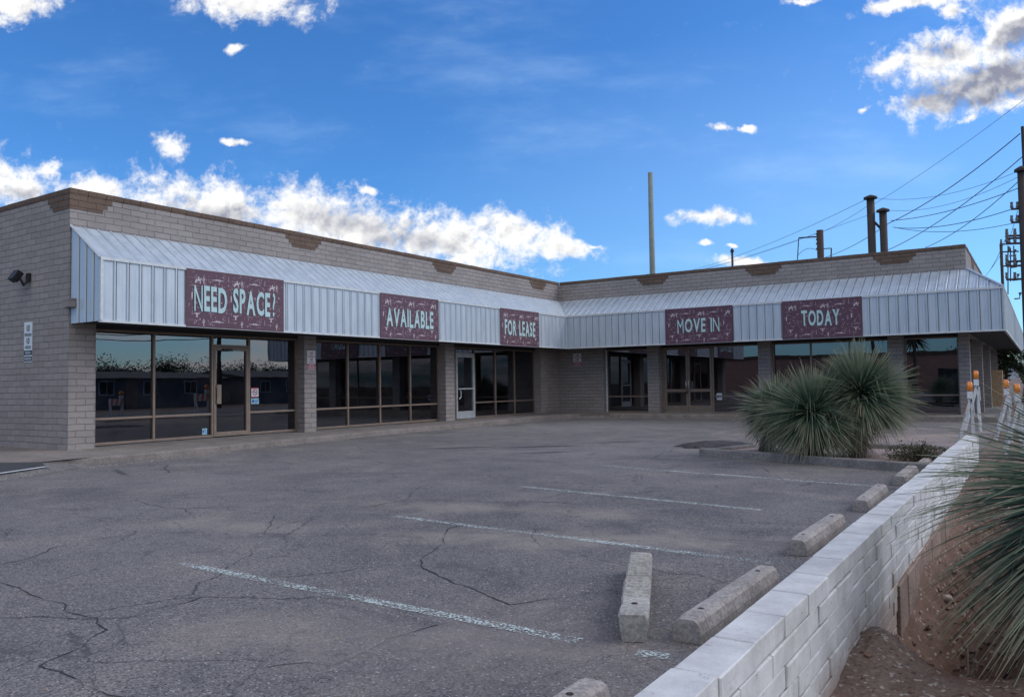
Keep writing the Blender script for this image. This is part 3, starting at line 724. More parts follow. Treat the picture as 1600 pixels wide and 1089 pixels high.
def door(fr, a, b, z0, z1, m, midrail=None, bottom=.10, handle='pull', hside=0, label=None):
    mb = MB(); st = .075
    mb.box(a, a + st, -.03, .065, z0, z1, fr); mb.box(b - st, b, -.03, .065, z0, z1, fr)
    mb.box(a + st, b - st, -.03, .064, z1 - .085, z1, fr); mb.box(a + st, b - st, -.03, .064, z0, z0 + bottom, fr)
    if midrail: mb.box(a + st, b - st, -.03, .063, midrail - .055, midrail + .055, fr)
    d = part(mb, 'door', m, bevel=.004)
    if label: d['label'] = label
    g = MB(); g.face([fr @ Vector(p) for p in ((a + .03, .01, z0 + .04), (b - .03, .01, z0 + .04), (b - .03, .01, z1 - .04), (a + .03, .01, z1 - .04))])
    g.build('glass', M['glass'], d)
    hx = a + st * .6 if hside == 0 else b - st * .6
    h = MB()
    if handle == 'plate':
        h.box(hx + .02, hx + .15, .09, .105, 1.02, 1.52, fr); h.box(hx + .0, hx + .03, .065, .09, 1.05, 1.1, fr); h.box(hx, hx + .03, .065, .09, 1.43, 1.48, fr)
    elif handle == 'pull':
        h.tube([fr @ Vector(p) for p in ((hx, .06, 1.16), (hx, .13, 1.18), (hx, .14, 1.3), (hx, .13, 1.46), (hx, .06, 1.48))], .017, 8)
    else:
        h.box(a + st, b - st, .066, .10, 1.25, 1.30, fr)
        h.tube([fr @ Vector(p) for p in ((hx + .12, .09, 1.22), (hx + .13, .13, 1.2), (hx + .13, .13, .98), (hx + .03, .13, .9))], .02, 8)
    h.build('handle', M['alum' if handle != 'plate' else 'bronze'], d, smooth=handle == 'pull')
    return d
UL, NL = (0, 1, 0), (1, 0, 0); UR, NR = (1, 0, 0), (0, -1, 0)
fr = storefront((XG, 0, 0), UL, NL, 9.80, 15.89, [11.41, 13.05, 14.21], .76, skip=(13.05, 14.21, 2.55))
dA = door(fr, 13.085, 14.175, GZ + .01, 2.50, 'bronze', None, .11, 'plate')
mb = MB(); mb.box(13.078, 14.182, -.05, .05, 2.505, 2.57, fr); part(mb, 'door_header', 'bronze')
mb = MB(); mb.box(13.34, 13.62, .066, .12, 2.40, 2.46, fr); mb.build('door_closer', M['blackp'], dA)
fr = storefront((XG, 0, 0), UL, NL, 16.34, 22.43, [17.93, 19.38, 20.88], .76)
fr = storefront((XG, 0, 0), UL, NL, 22.95, 28.92, [23.40, 24.60, 25.99, 27.37], .74, skip=(23.40, 24.60, 2.58))
dB = door(fr, 23.435, 24.565, GZ + .01, 2.53, 'alum', None, .27, 'bar', 0, 'silver aluminium glass door with crossbar')
mb = MB(); mb.box(23.43, 24.57, -.05, .05, 2.535, 2.60, fr); part(mb, 'door_header', 'alum')
fr = storefront((0, YG, 0), UR, NR, -15.55, -13.52, [], .83)
mb = MB(); mb.box(-15.60, -15.50, YG - .10, YG - .07, GZ, 2.82); part(mb, 'jamb_strip', 'trimw')
fr = storefront((0, YG, 0), UR, NR, -13.02, -8.97, [-12.93, -10.86], .83, skip=(-12.93, -10.86, 2.84))
dC = door(fr, -12.89, -11.905, GZ + .03, 2.81, 'bronze', 1.06, .26, 'pull', 1); dD = door(fr, -11.895, -10.90, GZ + .03, 2.81, 'bronze', 1.06, .26, 'pull', 0)
mb = MB(); mb.box(-12.9, -10.89, -.02, .10, GZ, GZ + .028, fr); part(mb, 'threshold', 'alum')
mb = MB(); mb.tube([fr @ Vector(p) for p in ((-11.96, .09, 1.16), (-11.93, .11, 1.08), (-11.88, .11, 1.04), (-11.86, .09, 1.1))], .012, 6); mb.box(-11.97, -11.91, .09, .12, .93, 1.02, fr)
tag(mb.build('padlock_chain', M['black']), 'black chain and padlock on the handles of the double doors', 'padlock')
fr = storefront((0, YG, 0), UR, NR, -8.50, -4.43, [-7.1, -5.75], .83)
fr = storefront((0, YG, 0), UR, NR, -3.94, -2.27, [], .83)
ys = [31.05, 37.5, 37.95, 43.6, 44.05, 50.8, 51.25, 58]
for a, b in zip(ys[::2], ys[1::2]): storefront((EX - .45, 0, 0), UL, NL, a, b, [(2 * a + b) / 3, (a + 2 * b) / 3], .83)

# awning: ribbed sheet steel
FX, FY, AX = -16.45, 29.1, -.87
ZB, ZT, ZW = 2.88, 4.20, 5.03
def profile(L, step=.292, ph=0.0):
    """u positions and heights: tall rib every step, two low swages between"""
    us = []; u = ph
    while u < L + step:
        us += [(u - .030, 0), (u - .013, .028), (u + .013, .028), (u + .030, 0)]
        for k in (1 / 3, 2 / 3): us += [(u + step * k - .022, 0), (u + step * k - .012, .004), (u + step * k + .012, .004), (u + step * k + .022, 0)]
        u += step
    out = [(0, 0)] + [p for p in us if .05 < p[0] < L - .001] + [(L, 0)]
    return out
SEAM_SHADES = []  # dark strips beside the ribs: lap seam plus painted rib shadow
def ribbed(mb, O, U, V, N, L, v0, v1, extra=()):
    O, U, V, N = map(Vector, (O, U, V, N)); pr = profile(L)
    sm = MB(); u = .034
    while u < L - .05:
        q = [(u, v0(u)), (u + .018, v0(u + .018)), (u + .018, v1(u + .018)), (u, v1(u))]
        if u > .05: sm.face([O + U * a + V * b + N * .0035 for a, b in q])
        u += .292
    SEAM_SHADES.append(sm)
    prs = sorted(pr + [(x, 0) for x in extra])
    prev = None
    for u, h in prs:
        cur = (mb.vert(O + U * u + V * v0(u) + N * h), mb.vert(O + U * u + V * v1(u) + N * h))
        if prev: mb.f.append([prev[0], cur[0], cur[1], prev[1]])
        prev = cur
one = lambda u: 1.0
zero = lambda u: 0.0
mb = MB(); ribbed(mb, (FX, 9.23, ZB), (0, 1, 0), (0, 0, ZT - ZB), (1, 0, 0), FY - 9.23, zero, one); o = part(mb, 'awning_fascia', 'steel'); SEAM_SHADES[-1].build('seam_shadow_strips', M['seam_shade'], o)
mb = MB(); ribbed(mb, (FX, FY, ZB), (1, 0, 0), (0, 0, ZT - ZB), (0, -1, 0), AX - FX, zero, one); o = part(mb, 'awning_fascia', 'steel'); SEAM_SHADES[-1].build('seam_shadow_strips', M['seam_shade'], o)
mb = MB(); ribbed(mb, (AX, FY, ZB), (0, 1, 0), (0, 0, ZT - ZB), (1, 0, 0), 33, zero, one); o = part(mb, 'awning_fascia', 'steel'); SEAM_SHADES[-1].build('seam_shadow_strips', M['seam_shade'], o)
sl = lambda a, b: Vector((a, 0, b)).normalized()
dxl, dyl, dxe, dz = XF - FX, YF - FY, EX - AX, ZW - ZT
mb = MB(); ribbed(mb, (FX, 9.23, ZT), (0, 1, 0), (dxl, 0, dz), sl(dz, -dxl), YF - 9.23, lambda u: max(0, (u - (FY - 9.23)) / dyl), one, [FY - 9.23]); o = part(mb, 'awning_roof', 'steel'); SEAM_SHADES[-1].build('seam_shadow_strips', M['seam_shade'], o)
L = AX - XF
mb = MB(); nr = Vector((0, -dz, dyl)).normalized()
ribbed(mb, (XF, FY, ZT), (1, 0, 0), (0, dyl, dz), nr, L, lambda u: max(0, 1 - u / (FX - XF)) if u < FX - XF else 0, lambda u: 1 if u < EX - XF else max(0.0, (AX - XF - u) / (AX - EX)), [FX - XF, EX - XF]); o = part(mb, 'awning_roof', 'steel'); SEAM_SHADES[-1].build('seam_shadow_strips', M['seam_shade'], o)
mb = MB(); ribbed(mb, (AX, FY, ZT), (0, 1, 0), (dxe, 0, dz), sl(dz, -dxe), 33, zero, lambda u: min(1, u / dyl), [dyl]); o = part(mb, 'awning_roof', 'steel'); SEAM_SHADES[-1].build('seam_shadow_strips', M['seam_shade'], o)
mb = MB(); ribbed(mb, (XF + .02, 9.23, ZB), (1, 0, 0), (0, 0, 1), (0, -1, 0), FX - XF - .02, zero, lambda u: ZT - ZB + dz * (FX - XF - .02 - u) / (FX - XF)); o = part(mb, 'awning_end', 'steel'); SEAM_SHADES[-1].build('seam_shadow_strips', M['seam_shade'], o)
# trims: fold cap, bottom drip, hip and valley caps, wall flashing
mb = MB()
mb.box(FX - .02, FX + .036, 9.2, FY - .04, ZT - .03, ZT + .034); part(mb, 'awning_trim', 'trimw')
mb = MB(); mb.box(FX + .04, AX + .036, FY - .036, FY + .02, ZT - .03, ZT + .034); part(mb, 'awning_trim', 'trimw')
mb = MB(); mb.box(AX - .02, AX + .036, FY + .03, 62, ZT - .03, ZT + .034); part(mb, 'awning_trim', 'trimw')
mb = MB(); mb.box(FX - .03, FX + .034, 9.2, FY - .04, ZB - .03, ZB + .02); part(mb, 'drip_edge', 'trimw')
mb = MB(); mb.box(FX + .04, AX + .034, FY - .034, FY + .03, ZB - .03, ZB + .02); part(mb, 'drip_edge', 'trimw')
mb = MB(); mb.box(AX - .03, AX + .034, FY + .035, 62, ZB - .03, ZB + .02); part(mb, 'drip_edge', 'trimw')
mb = MB(); mb.tube([(AX + .01, FY - .01, ZT + .035), (EX + .01, YF - .01, ZW + .03)], .04, 6); part(mb, 'hip_cap', 'steel')
mb = MB(); mb.tube([(FX, FY, ZT + .02), (XF, YF, ZW + .02)], .035, 6); part(mb, 'valley_flashing', 'alum')
mb = MB(); mb.tube([(FX, 9.21, ZT + .02), (XF + .02, 9.21, ZW + .01)], .028, 6); part(mb, 'rake_trim', 'alum')
mb = MB(); mb.box(FX + .0, FX + .05, 9.2, 9.25, ZB, ZT); part(mb, 'corner_trim', 'trimw')
mb = MB(); mb.box(AX - .01, AX + .038, FY - .038, FY + .01, ZB + .021, ZT - .031); part(mb, 'corner_trim', 'trimw')
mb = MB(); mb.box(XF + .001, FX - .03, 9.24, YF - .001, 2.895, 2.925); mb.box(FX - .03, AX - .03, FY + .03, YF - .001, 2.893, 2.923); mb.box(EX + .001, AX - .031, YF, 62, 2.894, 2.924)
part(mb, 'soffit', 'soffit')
mb = MB(); mb.box(XF - .02, XF + .24, 9.06, 9.225, 3.22, 3.42); part(mb, 'beam_end', 'block')

# ------------------------------------------------------------------ banners on the fascia
def motif(kind):
    if kind == 'bird': return [[(-.5, .45), (.5, .45), (.42, .28), (.12, .26), (.1, -.05), (.2, -.3), (-.2, -.3), (-.1, -.05), (-.12, .26), (-.42, .28)]]
    if kind == 'rider': return [[(-.5, -.45), (-.38, -.1), (-.3, .05), (-.05, .05), (-.02, .35), (.1, .45), (.16, .3), (.12, .1), (.3, .15), (.5, .32), (.46, .1), (.3, -.02), (.34, -.45), (.24, -.45), (.18, -.12), (-.12, -.14), (-.3, -.45), (-.4, -.4), (-.34, -.16)]]
    if kind == 'cactus': return [[(-.08, -.5), (-.08, -.1), (-.3, -.1), (-.3, .25), (-.2, .25), (-.2, 0), (-.08, 0), (-.08, .5), (.08, .5), (.08, .1), (.2, .1), (.2, .35), (.3, .35), (.3, 0), (.08, 0), (.08, -.5)]]
    if kind == 'mesa': return [[(-.5, -.05), (-.22, .0), (-.1, .14), (0, .04), (.1, .16), (.2, .02), (.5, -.03), (.5, -.09), (-.5, -.11)]]
    if kind == 'line': return [[(-.5, .03), (.5, .03), (.5, -.03), (-.5, -.03)]]
    if kind == 'feather': return [[(.5 * .42 * math.cos(a) , .5 * math.sin(a)) for a in [2 * math.pi * k / 12 for k in range(12)]]]
    if kind == 'dot': return [[(.5 * math.cos(a), .5 * math.sin(a)) for a in [2 * math.pi * k / 10 for k in range(10)]]]
    if kind == 'star':
        return [[((.5 if k % 2 else .2) * math.cos(math.pi * k / 8), (.5 if k % 2 else .2) * math.sin(math.pi * k / 8)) for k in range(16)]]
    if kind == 'fir': return [[(0, .5), (.1, .1), (.06, .1), (.2, -.3), (.04, -.3), (.04, -.5), (-.04, -.5), (-.04, -.3), (-.2, -.3), (-.06, .1), (-.1, .1)]]
    if kind == 'curl':
        P = [(.35 * math.cos(a) , .25 + .25 * math.sin(a)) for a in [R(150 - 30 * k) for k in range(9)]] + [(.4 * math.cos(a), -.25 + .25 * math.sin(a)) for a in [R(60 - 30 * k) for k in range(9)]]
        return [[P[i], P[i + 1], (P[i + 1][0] * .72, P[i + 1][1] * .8), (P[i][0] * .72, P[i][1] * .8)] for i in range(len(P) - 1)]
    if kind == 'vee': return [[(-.5, .4), (0, -.05), (.5, .4), (.42, .1), (.08, -.2), (.08, -.45), (-.08, -.45), (-.08, -.2), (-.42, .1)]]
    if kind == 'skull': return [[(-.5, .3), (-.3, .1), (-.1, .12), (.1, .12), (.3, .1), (.5, .3), (.34, -.02), (.13, 0), (.06, -.4), (-.06, -.4), (-.13, 0), (-.34, -.02)]]
TILE = [('bird', .17, .90, .16, .13, 1), ('rider', .20, .74, .20, .19, 1), ('cactus', .34, .745, .11, .17, 1), ('mesa', .70, .78, .36, .16, 1), ('line', .05, .78, .22, .10, 0), ('curl', .86, .87, .11, .11, 0), ('fir', .98, .84, .11, .17, 0),
        ('dot', .55, .56, .06, .05, 1), ('feather', .05, .36, .08, .18, 1), ('star', .40, .50, .10, .09, 0), ('vee', .30, .40, .13, .09, 0), ('skull', .72, .42, .18, .14, 0), ('dot', .82, .62, .045, .04, 0), ('cactus', .93, .30, .10, .18, 0),
        ('star', .64, .14, .10, .09, 0), ('line', .45, .14, .16, .08, 0), ('vee', .25, .08, .16, .10, 0), ('fir', .52, .92, .09, .14, 0), ('curl', .38, .26, .09, .09, 0), ('mesa', .10, .60, .26, .12, 0), ('feather', .62, .62, .05, .12, 0), ('dot', .15, .20, .06, .05, 0), ('skull', .50, .72, .13, .10, 0), ('star', .80, .24, .05, .05, 1)]
def banner(P, U, N, w, txt, tx, ty, label):
    z0, h = ZB - .018, ZT - ZB + .035
    Z = Vector((0, 0, 1)); P = Vector(P) + Vector(N) * .03; P.z = z0; U = Vector(U); N = Vector(N)
    mb = MB(); mb.prism([(0, 0), (w, 0), (w, h), (0, h)], P, U, Z, N, 0, .008)
    o = mb.build('banner', M['banner']); tag(o, label, 'banner', 'plum coloured banners along the awning')
    A, F = MB(), MB(); tw, th = 1.08, 1.0
    ncol = 4; off = .10
    for iy in range(-1, 3):
        for ix in range(-1, ncol):
            for k, x, y, sx, sy, br in TILE:
                cx, cy = off + (ix + x) * tw, -.63 + (iy + y) * th
                if cx - sx * .55 < .02 or cx + sx * .55 > w - .02 or cy - sy * .55 < .02 or cy + sy * .55 > h - .02: continue
                for poly in motif(k):
                    (A if br else F).face([P + U * (cx + px * sx) + Z * (cy + py * sy) + N * .0105 for px, py in poly])
    for iy in range(-1, 3):
        for ix in range(-1, ncol):
            for k, x, y, sx, sy, br in TILE:
                if br: continue
                cx, cy = off + .47 + (ix + x) * tw, -.27 + (iy + y) * th; sx *= .75; sy *= .75
                if cx - sx * .55 < .02 or cx + sx * .55 > w - .02 or cy - sy * .55 < .02 or cy + sy * .55 > h - .02: continue
                for poly in motif(k): F.face([P + U * (cx + px * sx) + Z * (cy + py * sy) + N * .0098 for px, py in poly])
    rs = random.Random(len(txt))
    for q in range(420):
        k = rs.choice(('dot', 'vee', 'star', 'line', 'feather', 'fir')); s_ = rs.uniform(.02, .055); cx, cy = rs.uniform(.05, w - .05), rs.uniform(.05, h - .05)
        for poly in motif(k): F.face([P + U * (cx + px * s_) + Z * (cy + py * s_) + N * .0092 for px, py in poly])
    A.build('printed_motifs', M['cream'], o); F.build('faded_motifs', M['faint'], o)
    st = random.getstate(); S = MB(); add_text(S, txt, P, U, Z, N, tx[0] * w - .022, tx[1] * w - .022, ty[0] * h - .012, ty[1] * h - .012, .012, .034, .03); S.build('lettering_shadow', M['lshadow'], o)
    random.setstate(st); T = MB(); add_text(T, txt, P, U, Z, N, tx[0] * w, tx[1] * w, ty[0] * h, ty[1] * h, .0135, .028, .03); T.build('lettering', M['letter'], o)
banner((FX, 11.22, 0), UL, NL, 2.86, 'NEED SPACE?', (.075, .90), (.28, .73), 'plum banner with pale letters reading NEED SPACE? on the awning')
banner((FX, 17.72, 0), UL, NL, 2.80, 'AVAILABLE', (.10, .90), (.27, .68), 'plum banner with pale letters reading AVAILABLE on the awning')
banner((FX, 24.10, 0), UL, NL, 2.72, 'FOR LEASE', (.11, .89), (.28, .70), 'plum banner with pale letters reading FOR LEASE on the awning')
banner((-12.06, FY, 0), UR, NR, 2.66, 'MOVE IN', (.19, .81), (.30, .69), 'plum banner with pale letters reading MOVE IN on the awning')
banner((-7.62, FY, 0), UR, NR, 2.66, 'TODAY', (.25, .73), (.32, .72), 'plum banner with pale letters reading TODAY on the awning')

# small notices
def notice(P, U, N, w, h, ink, label):
    Z = Vector((0, 0, 1)); P, U, N = Vector(P), Vector(U), Vector(N)
    mb = MB(); mb.prism([(0, 0), (w, 0), (w, h), (0, h)], P, U, Z, N, .004, .012); o = mb.build('notice_sign', M['signw']); tag(o, label, 'sign', 'no trespassing notices')
    mb = MB()
    for y0, y1 in ((.02, .14), (.17, .29)): mb.prism([(.0 * w, y0 * h), (w, y0 * h), (w, y1 * h), (0, y1 * h)], P, U, Z, N, .012, .0135)
    mb.build('lettering_panel', M[ink], o)
    T = MB(); add_text(T, 'NO', P, U, Z, N, .30 * w, .70 * w, .76 * h, .93 * h, .0145, .05); add_text(T, 'TRESPASSING', P, U, Z, N, .06 * w, .94 * w, .64 * h, .72 * h, .0145, .04)
    add_text(T, 'NO', P, U, Z, N, .30 * w, .70 * w, .45 * h, .61 * h, .0145, .05); add_text(T, 'PARKING', P, U, Z, N, .14 * w, .86 * w, .33 * h, .41 * h, .0145, .04)
    T.build('lettering', M[ink], o)
    T = MB(); add_text(T, 'VIOLATORS', P, U, Z, N, .18 * w, .82 * w, .20 * h, .26 * h, .0155, .03); add_text(T, 'PROSECUTED', P, U, Z, N, .1 * w, .9 * w, .05 * h, .11 * h, .0155, .03); T.build('lettering', M['signw'], o)
notice((XF, 15.99, 1.93), UL, NL, .30, .55, 'signr', 'red and white notice on the front pier beside the left wing door')
notice((-17.0, YF, 2.16), UR, NR, .40, .55, 'signr', 'red and white notice on the shaded wall at the inner corner')
p = on_y(39, 566, 9.2); notice((p.x - .03, 9.2, p.z), UR, NR, .37, .92, 'signk', 'black and white notice on the left side wall')
# window stickers
def sticker(P, U, N, w, h, m, label, deco):
    Z = Vector((0, 0, 1)); P, U, N = Vector(P), Vector(U), Vector(N)
    mb = MB(); mb.prism([(0, 0), (w, 0), (w, h), (0, h)], P, U, Z, N, .003, .006); o = mb.build('window_sticker', M[m]); tag(o, label, 'sticker')
    q = MB()
    if deco == 'nosmoke':
        for k in range(24):
            a, b = 2 * math.pi * k / 24, 2 * math.pi * (k + 1) / 24
            q.face([P + N * .008 + U * (w / 2 + r * math.cos(c)) + Z * (h * .52 + r * math.sin(c)) for r, c in ((.085, a), (.085, b), (.062, b), (.062, a))])
        q.face([P + N * .0085 + U * (w / 2 + x) + Z * (h * .52 + y) for x, y in ((-.06, .048), (-.048, .06), (.06, -.048), (.048, -.06))])
        for a, b in ((0, .025), (h - .03, h)): q.face([P + N * .008 + U * x + Z * y for x, y in ((0, a), (w, a), (w, b), (0, b))])
        q.build('symbol', M['signr'], o)
        q = MB(); q.face([P + N * .0075 + U * (w / 2 + x) + Z * (h * .52 + y) for x, y in ((-.045, -.008), (.045, -.008), (.045, .008), (-.045, .008))]); q.build('symbol', M['signk'], o)
    else:
        q.face([P + N * .008 + U * (.06 * w * (1 if deco == 'blue' else 1) + .3 * w * math.cos(a) * .5 + .2 * w) + Z * (h * .5 + .3 * h * math.sin(a)) for a in [2 * math.pi * k / 10 for k in range(10)]])
        for k in range(3): q.face([P + N * .008 + U * x + Z * y for x, y in ((w * .5, h * (.25 + .2 * k)), (w * .92, h * (.25 + .2 * k)), (w * .92, h * (.33 + .2 * k)), (w * .5, h * (.33 + .2 * k)))])
        q.build('symbol', M['signb'], o)
sticker((XG, 14.31, 1.16), UL, NL, .24, .27, 'signw', 'white no-smoking sticker with red ring on glass right of the bronze door', 'nosmoke')
sticker((XG, 14.30, .98), UL, NL, .26, .16, 'signc', 'pale cyan sticker below the no-smoking sticker', 'cyan')
sticker((XG, 12.78, .24), UL, NL, .14, .16, 'signc', 'small blue security sticker low on the glass left of the bronze door', 'blue')
sticker((-10.74, YG, .68), UR, NR, .22, .26, 'signw', 'small blue and white sticker low on glass right of the double doors', 'blue')

# flood light on the side wall
p = on_y(44, 434, 9.2); F = empty('flood_light', (p.x, 9.2, p.z), 'black twin-box flood light mounted high on the left side wall', 'light')
mb = MB(); mb.box(p.x + .03, p.x + .15, 9.13, 9.199, p.z - .09, p.z + .09); mb.build('base_plate', M['black'], F, bevel=.01)
mb = MB(); fm = Matrix.Translation((p.x - .08, 8.98, p.z + .02)) @ Matrix.Rotation(R(-32), 4, 'X'); mb.box(-.15, .09, -.08, .08, -.13, .13, fm); mb.build('lamp_housing', M['black'], F, bevel=.02)
mb = MB(); mb.tube([(p.x + .1, 9.13, p.z - .1), (p.x + .1, 9.06, p.z - .2), (p.x + .06, 9.0, p.z - .05)], .035, 8); mb.build('swivel_arm', M['black'], F)

# ------------------------------------------------------------------ low block wall along the verge
mb = MB(); X0, X1 = -1.078, -.908
H = .10; L0 = .3985; YE = 15.45
W = empty('block_wall', (X0, 2, 0), 'low wall of white painted concrete blocks between parking lot and dirt verge', 'wall')
y = 2.577 - 7 * L0; k = 0
rows = [(.46 - .1 * q, (0, .5)[q % 2]) for q in range(9)]
for zt, ph in rows:
    m = MB(); yy = 2.577 - 7 * L0 + ph * L0
    while yy < YE:
        e = min(yy + L0 - .008, YE)
        bow = .003 * math.sin(yy * .9); dz = random.uniform(-.0025, .0025) + .004 * math.sin(yy * 1.3)
        if e - yy > .06: m.cbox(X0 + bow + random.uniform(-.003, .003), X1 + bow + random.uniform(-.006, .006), yy + .001, e, zt - H + .008 + dz, zt + dz, .005, jit=.0018)
        yy += L0
    m.build('block_course', M['cmu'], W)
m = MB(); m.box(X0 + .02, X1 - .016, 2.577 - 7 * L0, YE - .01, -.34, .44); m.build('mortar_core', concrete_mat('mortar', (.13, .115, .10), .2), W)
m = MB(); yy = 6.3
while yy < 14.5:
    m.cbox(X1 - .05, X1 + .022 + random.uniform(-.004, .004), yy, yy + L0 - .006, -.5, -.05 + random.uniform(-.003, .003), .008, jit=.002); yy += L0
m.build('footing', concrete_mat('soil_stained_block', (.25, .178, .14), .2), W)

# ------------------------------------------------------------------ wheel stops
def stop_mesh(L, w0, w1, h):
    m = MB(); b = .018; prof = [(-w0 / 2, 0), (w0 / 2, 0), (w0 / 2, h * .42), (w1 / 2 + b * .4, h - b), (w1 / 2 - b, h), (-w1 / 2 + b, h), (-w1 / 2 - b * .4, h - b), (-w0 / 2, h * .42)]
    rings = []; ns = 26
    for i in range(ns + 1):
        y = L * i / ns; e = 1 - (.10 if i in (0, ns) else 0)
        rings.append([m.vert((x * e + .004 * mnoise.noise(Vector((x * 20, y * 9, z * 20))), y, z * (1 - (.06 if i in (0, ns) and z > .05 else 0)) + .004 * mnoise.noise(Vector((x * 25, y * 11, z * 9 + 3))))) for x, z in prof])
    for A, B_ in zip(rings, rings[1:]):
        for k in range(8): m.f.append([A[k], A[(k + 1) % 8], B_[(k + 1) % 8], B_[k]])
    m.f.append(rings[0][::-1]); m.f.append(rings[-1]); return m
mstop = stop_mesh(1.5, .180, .125, .130)
labels = ['concrete wheel stop nearest the camera, cut by the bottom edge', 'concrete wheel stop beside the loose one, second nearest along the wall', 'concrete wheel stop at the end of the second painted line, middle of the row',
          'concrete wheel stop in the row, just before the one at the fourth line', 'concrete wheel stop at the end of the fourth line by the planter', 'farthest concrete wheel stop beside the low shrub at the planter']
S0 = None
for (x, y), lb in zip(((-1.68, 1.66), (-1.66, 4.2), (-1.70, 6.72), (-1.66, 9.25), (-1.62, 11.75), (-1.58, 13.85)), labels):
    if S0 is None:
        S0 = empty('wheel_stop', (0, 0, 0), lb, 'wheel stop', 'wheel stops along the block wall'); mstop.build('concrete_bar', M['stop'], S0)
        for yy in (.22, 1.28):
            h = MB(); h.tube([(0, yy, .124), (0, yy, .1325)], .017, 10); h.build('rebar_pin', M['rust'], S0)
        o = S0
    else:
        o = S0.copy(); COL.objects.link(o); o['label'] = lb
        for ch in S0.children:
            c = ch.copy(); COL.objects.link(c); c.parent = o
    o.location = (x, y, .003); o.rotation_euler = (0, 0, R(random.uniform(-1.2, 1.2)))
a, b = at(988, 1005), at(1001, 862, .12)
LS = empty('wheel_stop', (a.x, a.y + .02, .003), 'loose weathered wheel stop with ribbed top lying askew in the stall', 'wheel stop', None, math.atan2(-(b.x - a.x), b.y - a.y))
m = MB(); Ls, w, h = 1.62, .165, .155; ns = 90; rings = []
for i in range(ns + 1):
    y = Ls * i / ns; rb = (.022 * (1 if (i % 4) < 2 else 0) * (1 if .22 * Ls < y < Ls * .97 else 0)); r = random.uniform(-.003, .003)
    e = .90 if i in (0, ns) else 1
    pf = [(-w * .40, 0), (w * .40, 0), (w * .47, h * .35), (w / 2, h - .02), (w / 2 - .012, h), (-w / 2 + .012, h), (-w / 2, h - .02), (-w * .47, h * .35)]
    rings.append([m.vert((x * e + r + .006 * mnoise.noise(Vector((x * 15, y * 7, z * 12))), y, (z - (rb if z >= h else 0)) * (1 if e == 1 or z < .1 else .94) + .004 * mnoise.noise(Vector((x * 25, y * 12, 5))))) for x, z in pf])
for A, B_ in zip(rings, rings[1:]):
    for k in range(8): m.f.append([A[k], A[(k + 1) % 8], B_[(k + 1) % 8], B_[k]])
m.f.append(rings[0][::-1]); m.f.append(rings[-1]); ob = m.build('concrete_bar', M['loose']); ob.parent = LS
h = MB(); h.tube([(0, .2, .147), (0, .2, .158)], .018, 8); ob = h.build('rebar_pin', M['rust']); ob.parent = LS

# ------------------------------------------------------------------ planter island
A_, B_, C_, D_ = Vector((-5.5, 14.75, 0)), Vector((-1.45, 13.42, 0)), Vector((-1.5, 17.1, 0)), Vector((-5.0, 16.3, 0))
mb = MB(); mb.face([p + Vector((0, 0, .07)) for p in (A_, B_, C_, D_)]); structure(mb.build('planter_soil', M['soilp']))
def kerb(a, b, w=.15, h=.14):
    d = (b - a).normalized(); f = Matrix(((d.x, -d.y, 0, a.x), (d.y, d.x, 0, a.y), (0, 0, 1, 0), (0, 0, 0, 1))); L = (b - a).length; m = MB(); n = max(1, int(L / 2.1))
    for k in range(n): m.cbox(L * k / n, L * (k + 1) / n - .012, 0, w, -.02, h + random.uniform(-.006, .006), .016, f, .002)
    structure(m.build('planter_kerb', M['kerb']))
kerb(A_, B_); kerb(D_, A_ + Vector((0.02, .17, 0)), .14, .125); kerb(C_, Vector((-3.6, 17.4, 0)))

# ------------------------------------------------------------------ yuccas
def blades(m, c, n, L, seed, el0, el1, w0, droop, dead=0.0, rbase=.07, bias=None, lv=.18):
    rnd = random.Random(seed)
    for k in range(n):
        az = rnd.uniform(0, 2 * math.pi); s0, s1 = math.sin(el0), math.sin(el1); el = math.asin(s0 + (s1 - s0) * rnd.random())
        d = Vector((math.cos(az) * math.cos(el), math.sin(az) * math.cos(el), math.sin(el)))
        if bias is not None: d = (d + bias).normalized()
        side = d.cross(Vector((0, 0, 1))); side = side.normalized() if side.length > .05 else Vector((1, 0, 0))
        tw = rnd.uniform(-.9, .9); up = side.cross(d); side = side * math.cos(tw) + up * math.sin(tw); up = side.cross(d)
        l = L * rnd.uniform(1 - lv, 1 + lv * .6); l *= .86 + .14 * math.cos(el - .3); dr = droop * rnd.uniform(.4, 1.5) * math.cos(el) ; sid = rnd.uniform(-.05, .05)
        l *= 1 + .30 * mnoise.noise(d * 2.2 + Vector((seed, seed * .7, 0))); kink = rnd.random() < .05; g = rnd.random(); dd = 1.0 if rnd.random() < dead else 0.0
        prev = None; ns = 5
        for i in range(ns + 1):
            t = i / ns; p = c + d * (rbase + l * t) + Vector((0, 0, -dr * l * t * t)) + side * (sid * l * t * t)
            if kink and t > .5: p = p + Vector((0, 0, -1.1 * l * (t - .5))) - d * (.5 * l * (t - .5))
            w = w0 * (.75 + .5 * t if t < .3 else .9 * (1 - ((t - .3) / .7) ** 1.6)) + .0012
            tt = (g, t, dd)
            cur = (m.vert(p - side * w + up * w * .45, tt), m.vert(p, tt), m.vert(p + side * w + up * w * .45, tt))
            if prev:
                m.f.append([prev[0], prev[1], cur[1], cur[0]]); m.f.append([prev[1], prev[2], cur[2], cur[1]])
            prev = cur
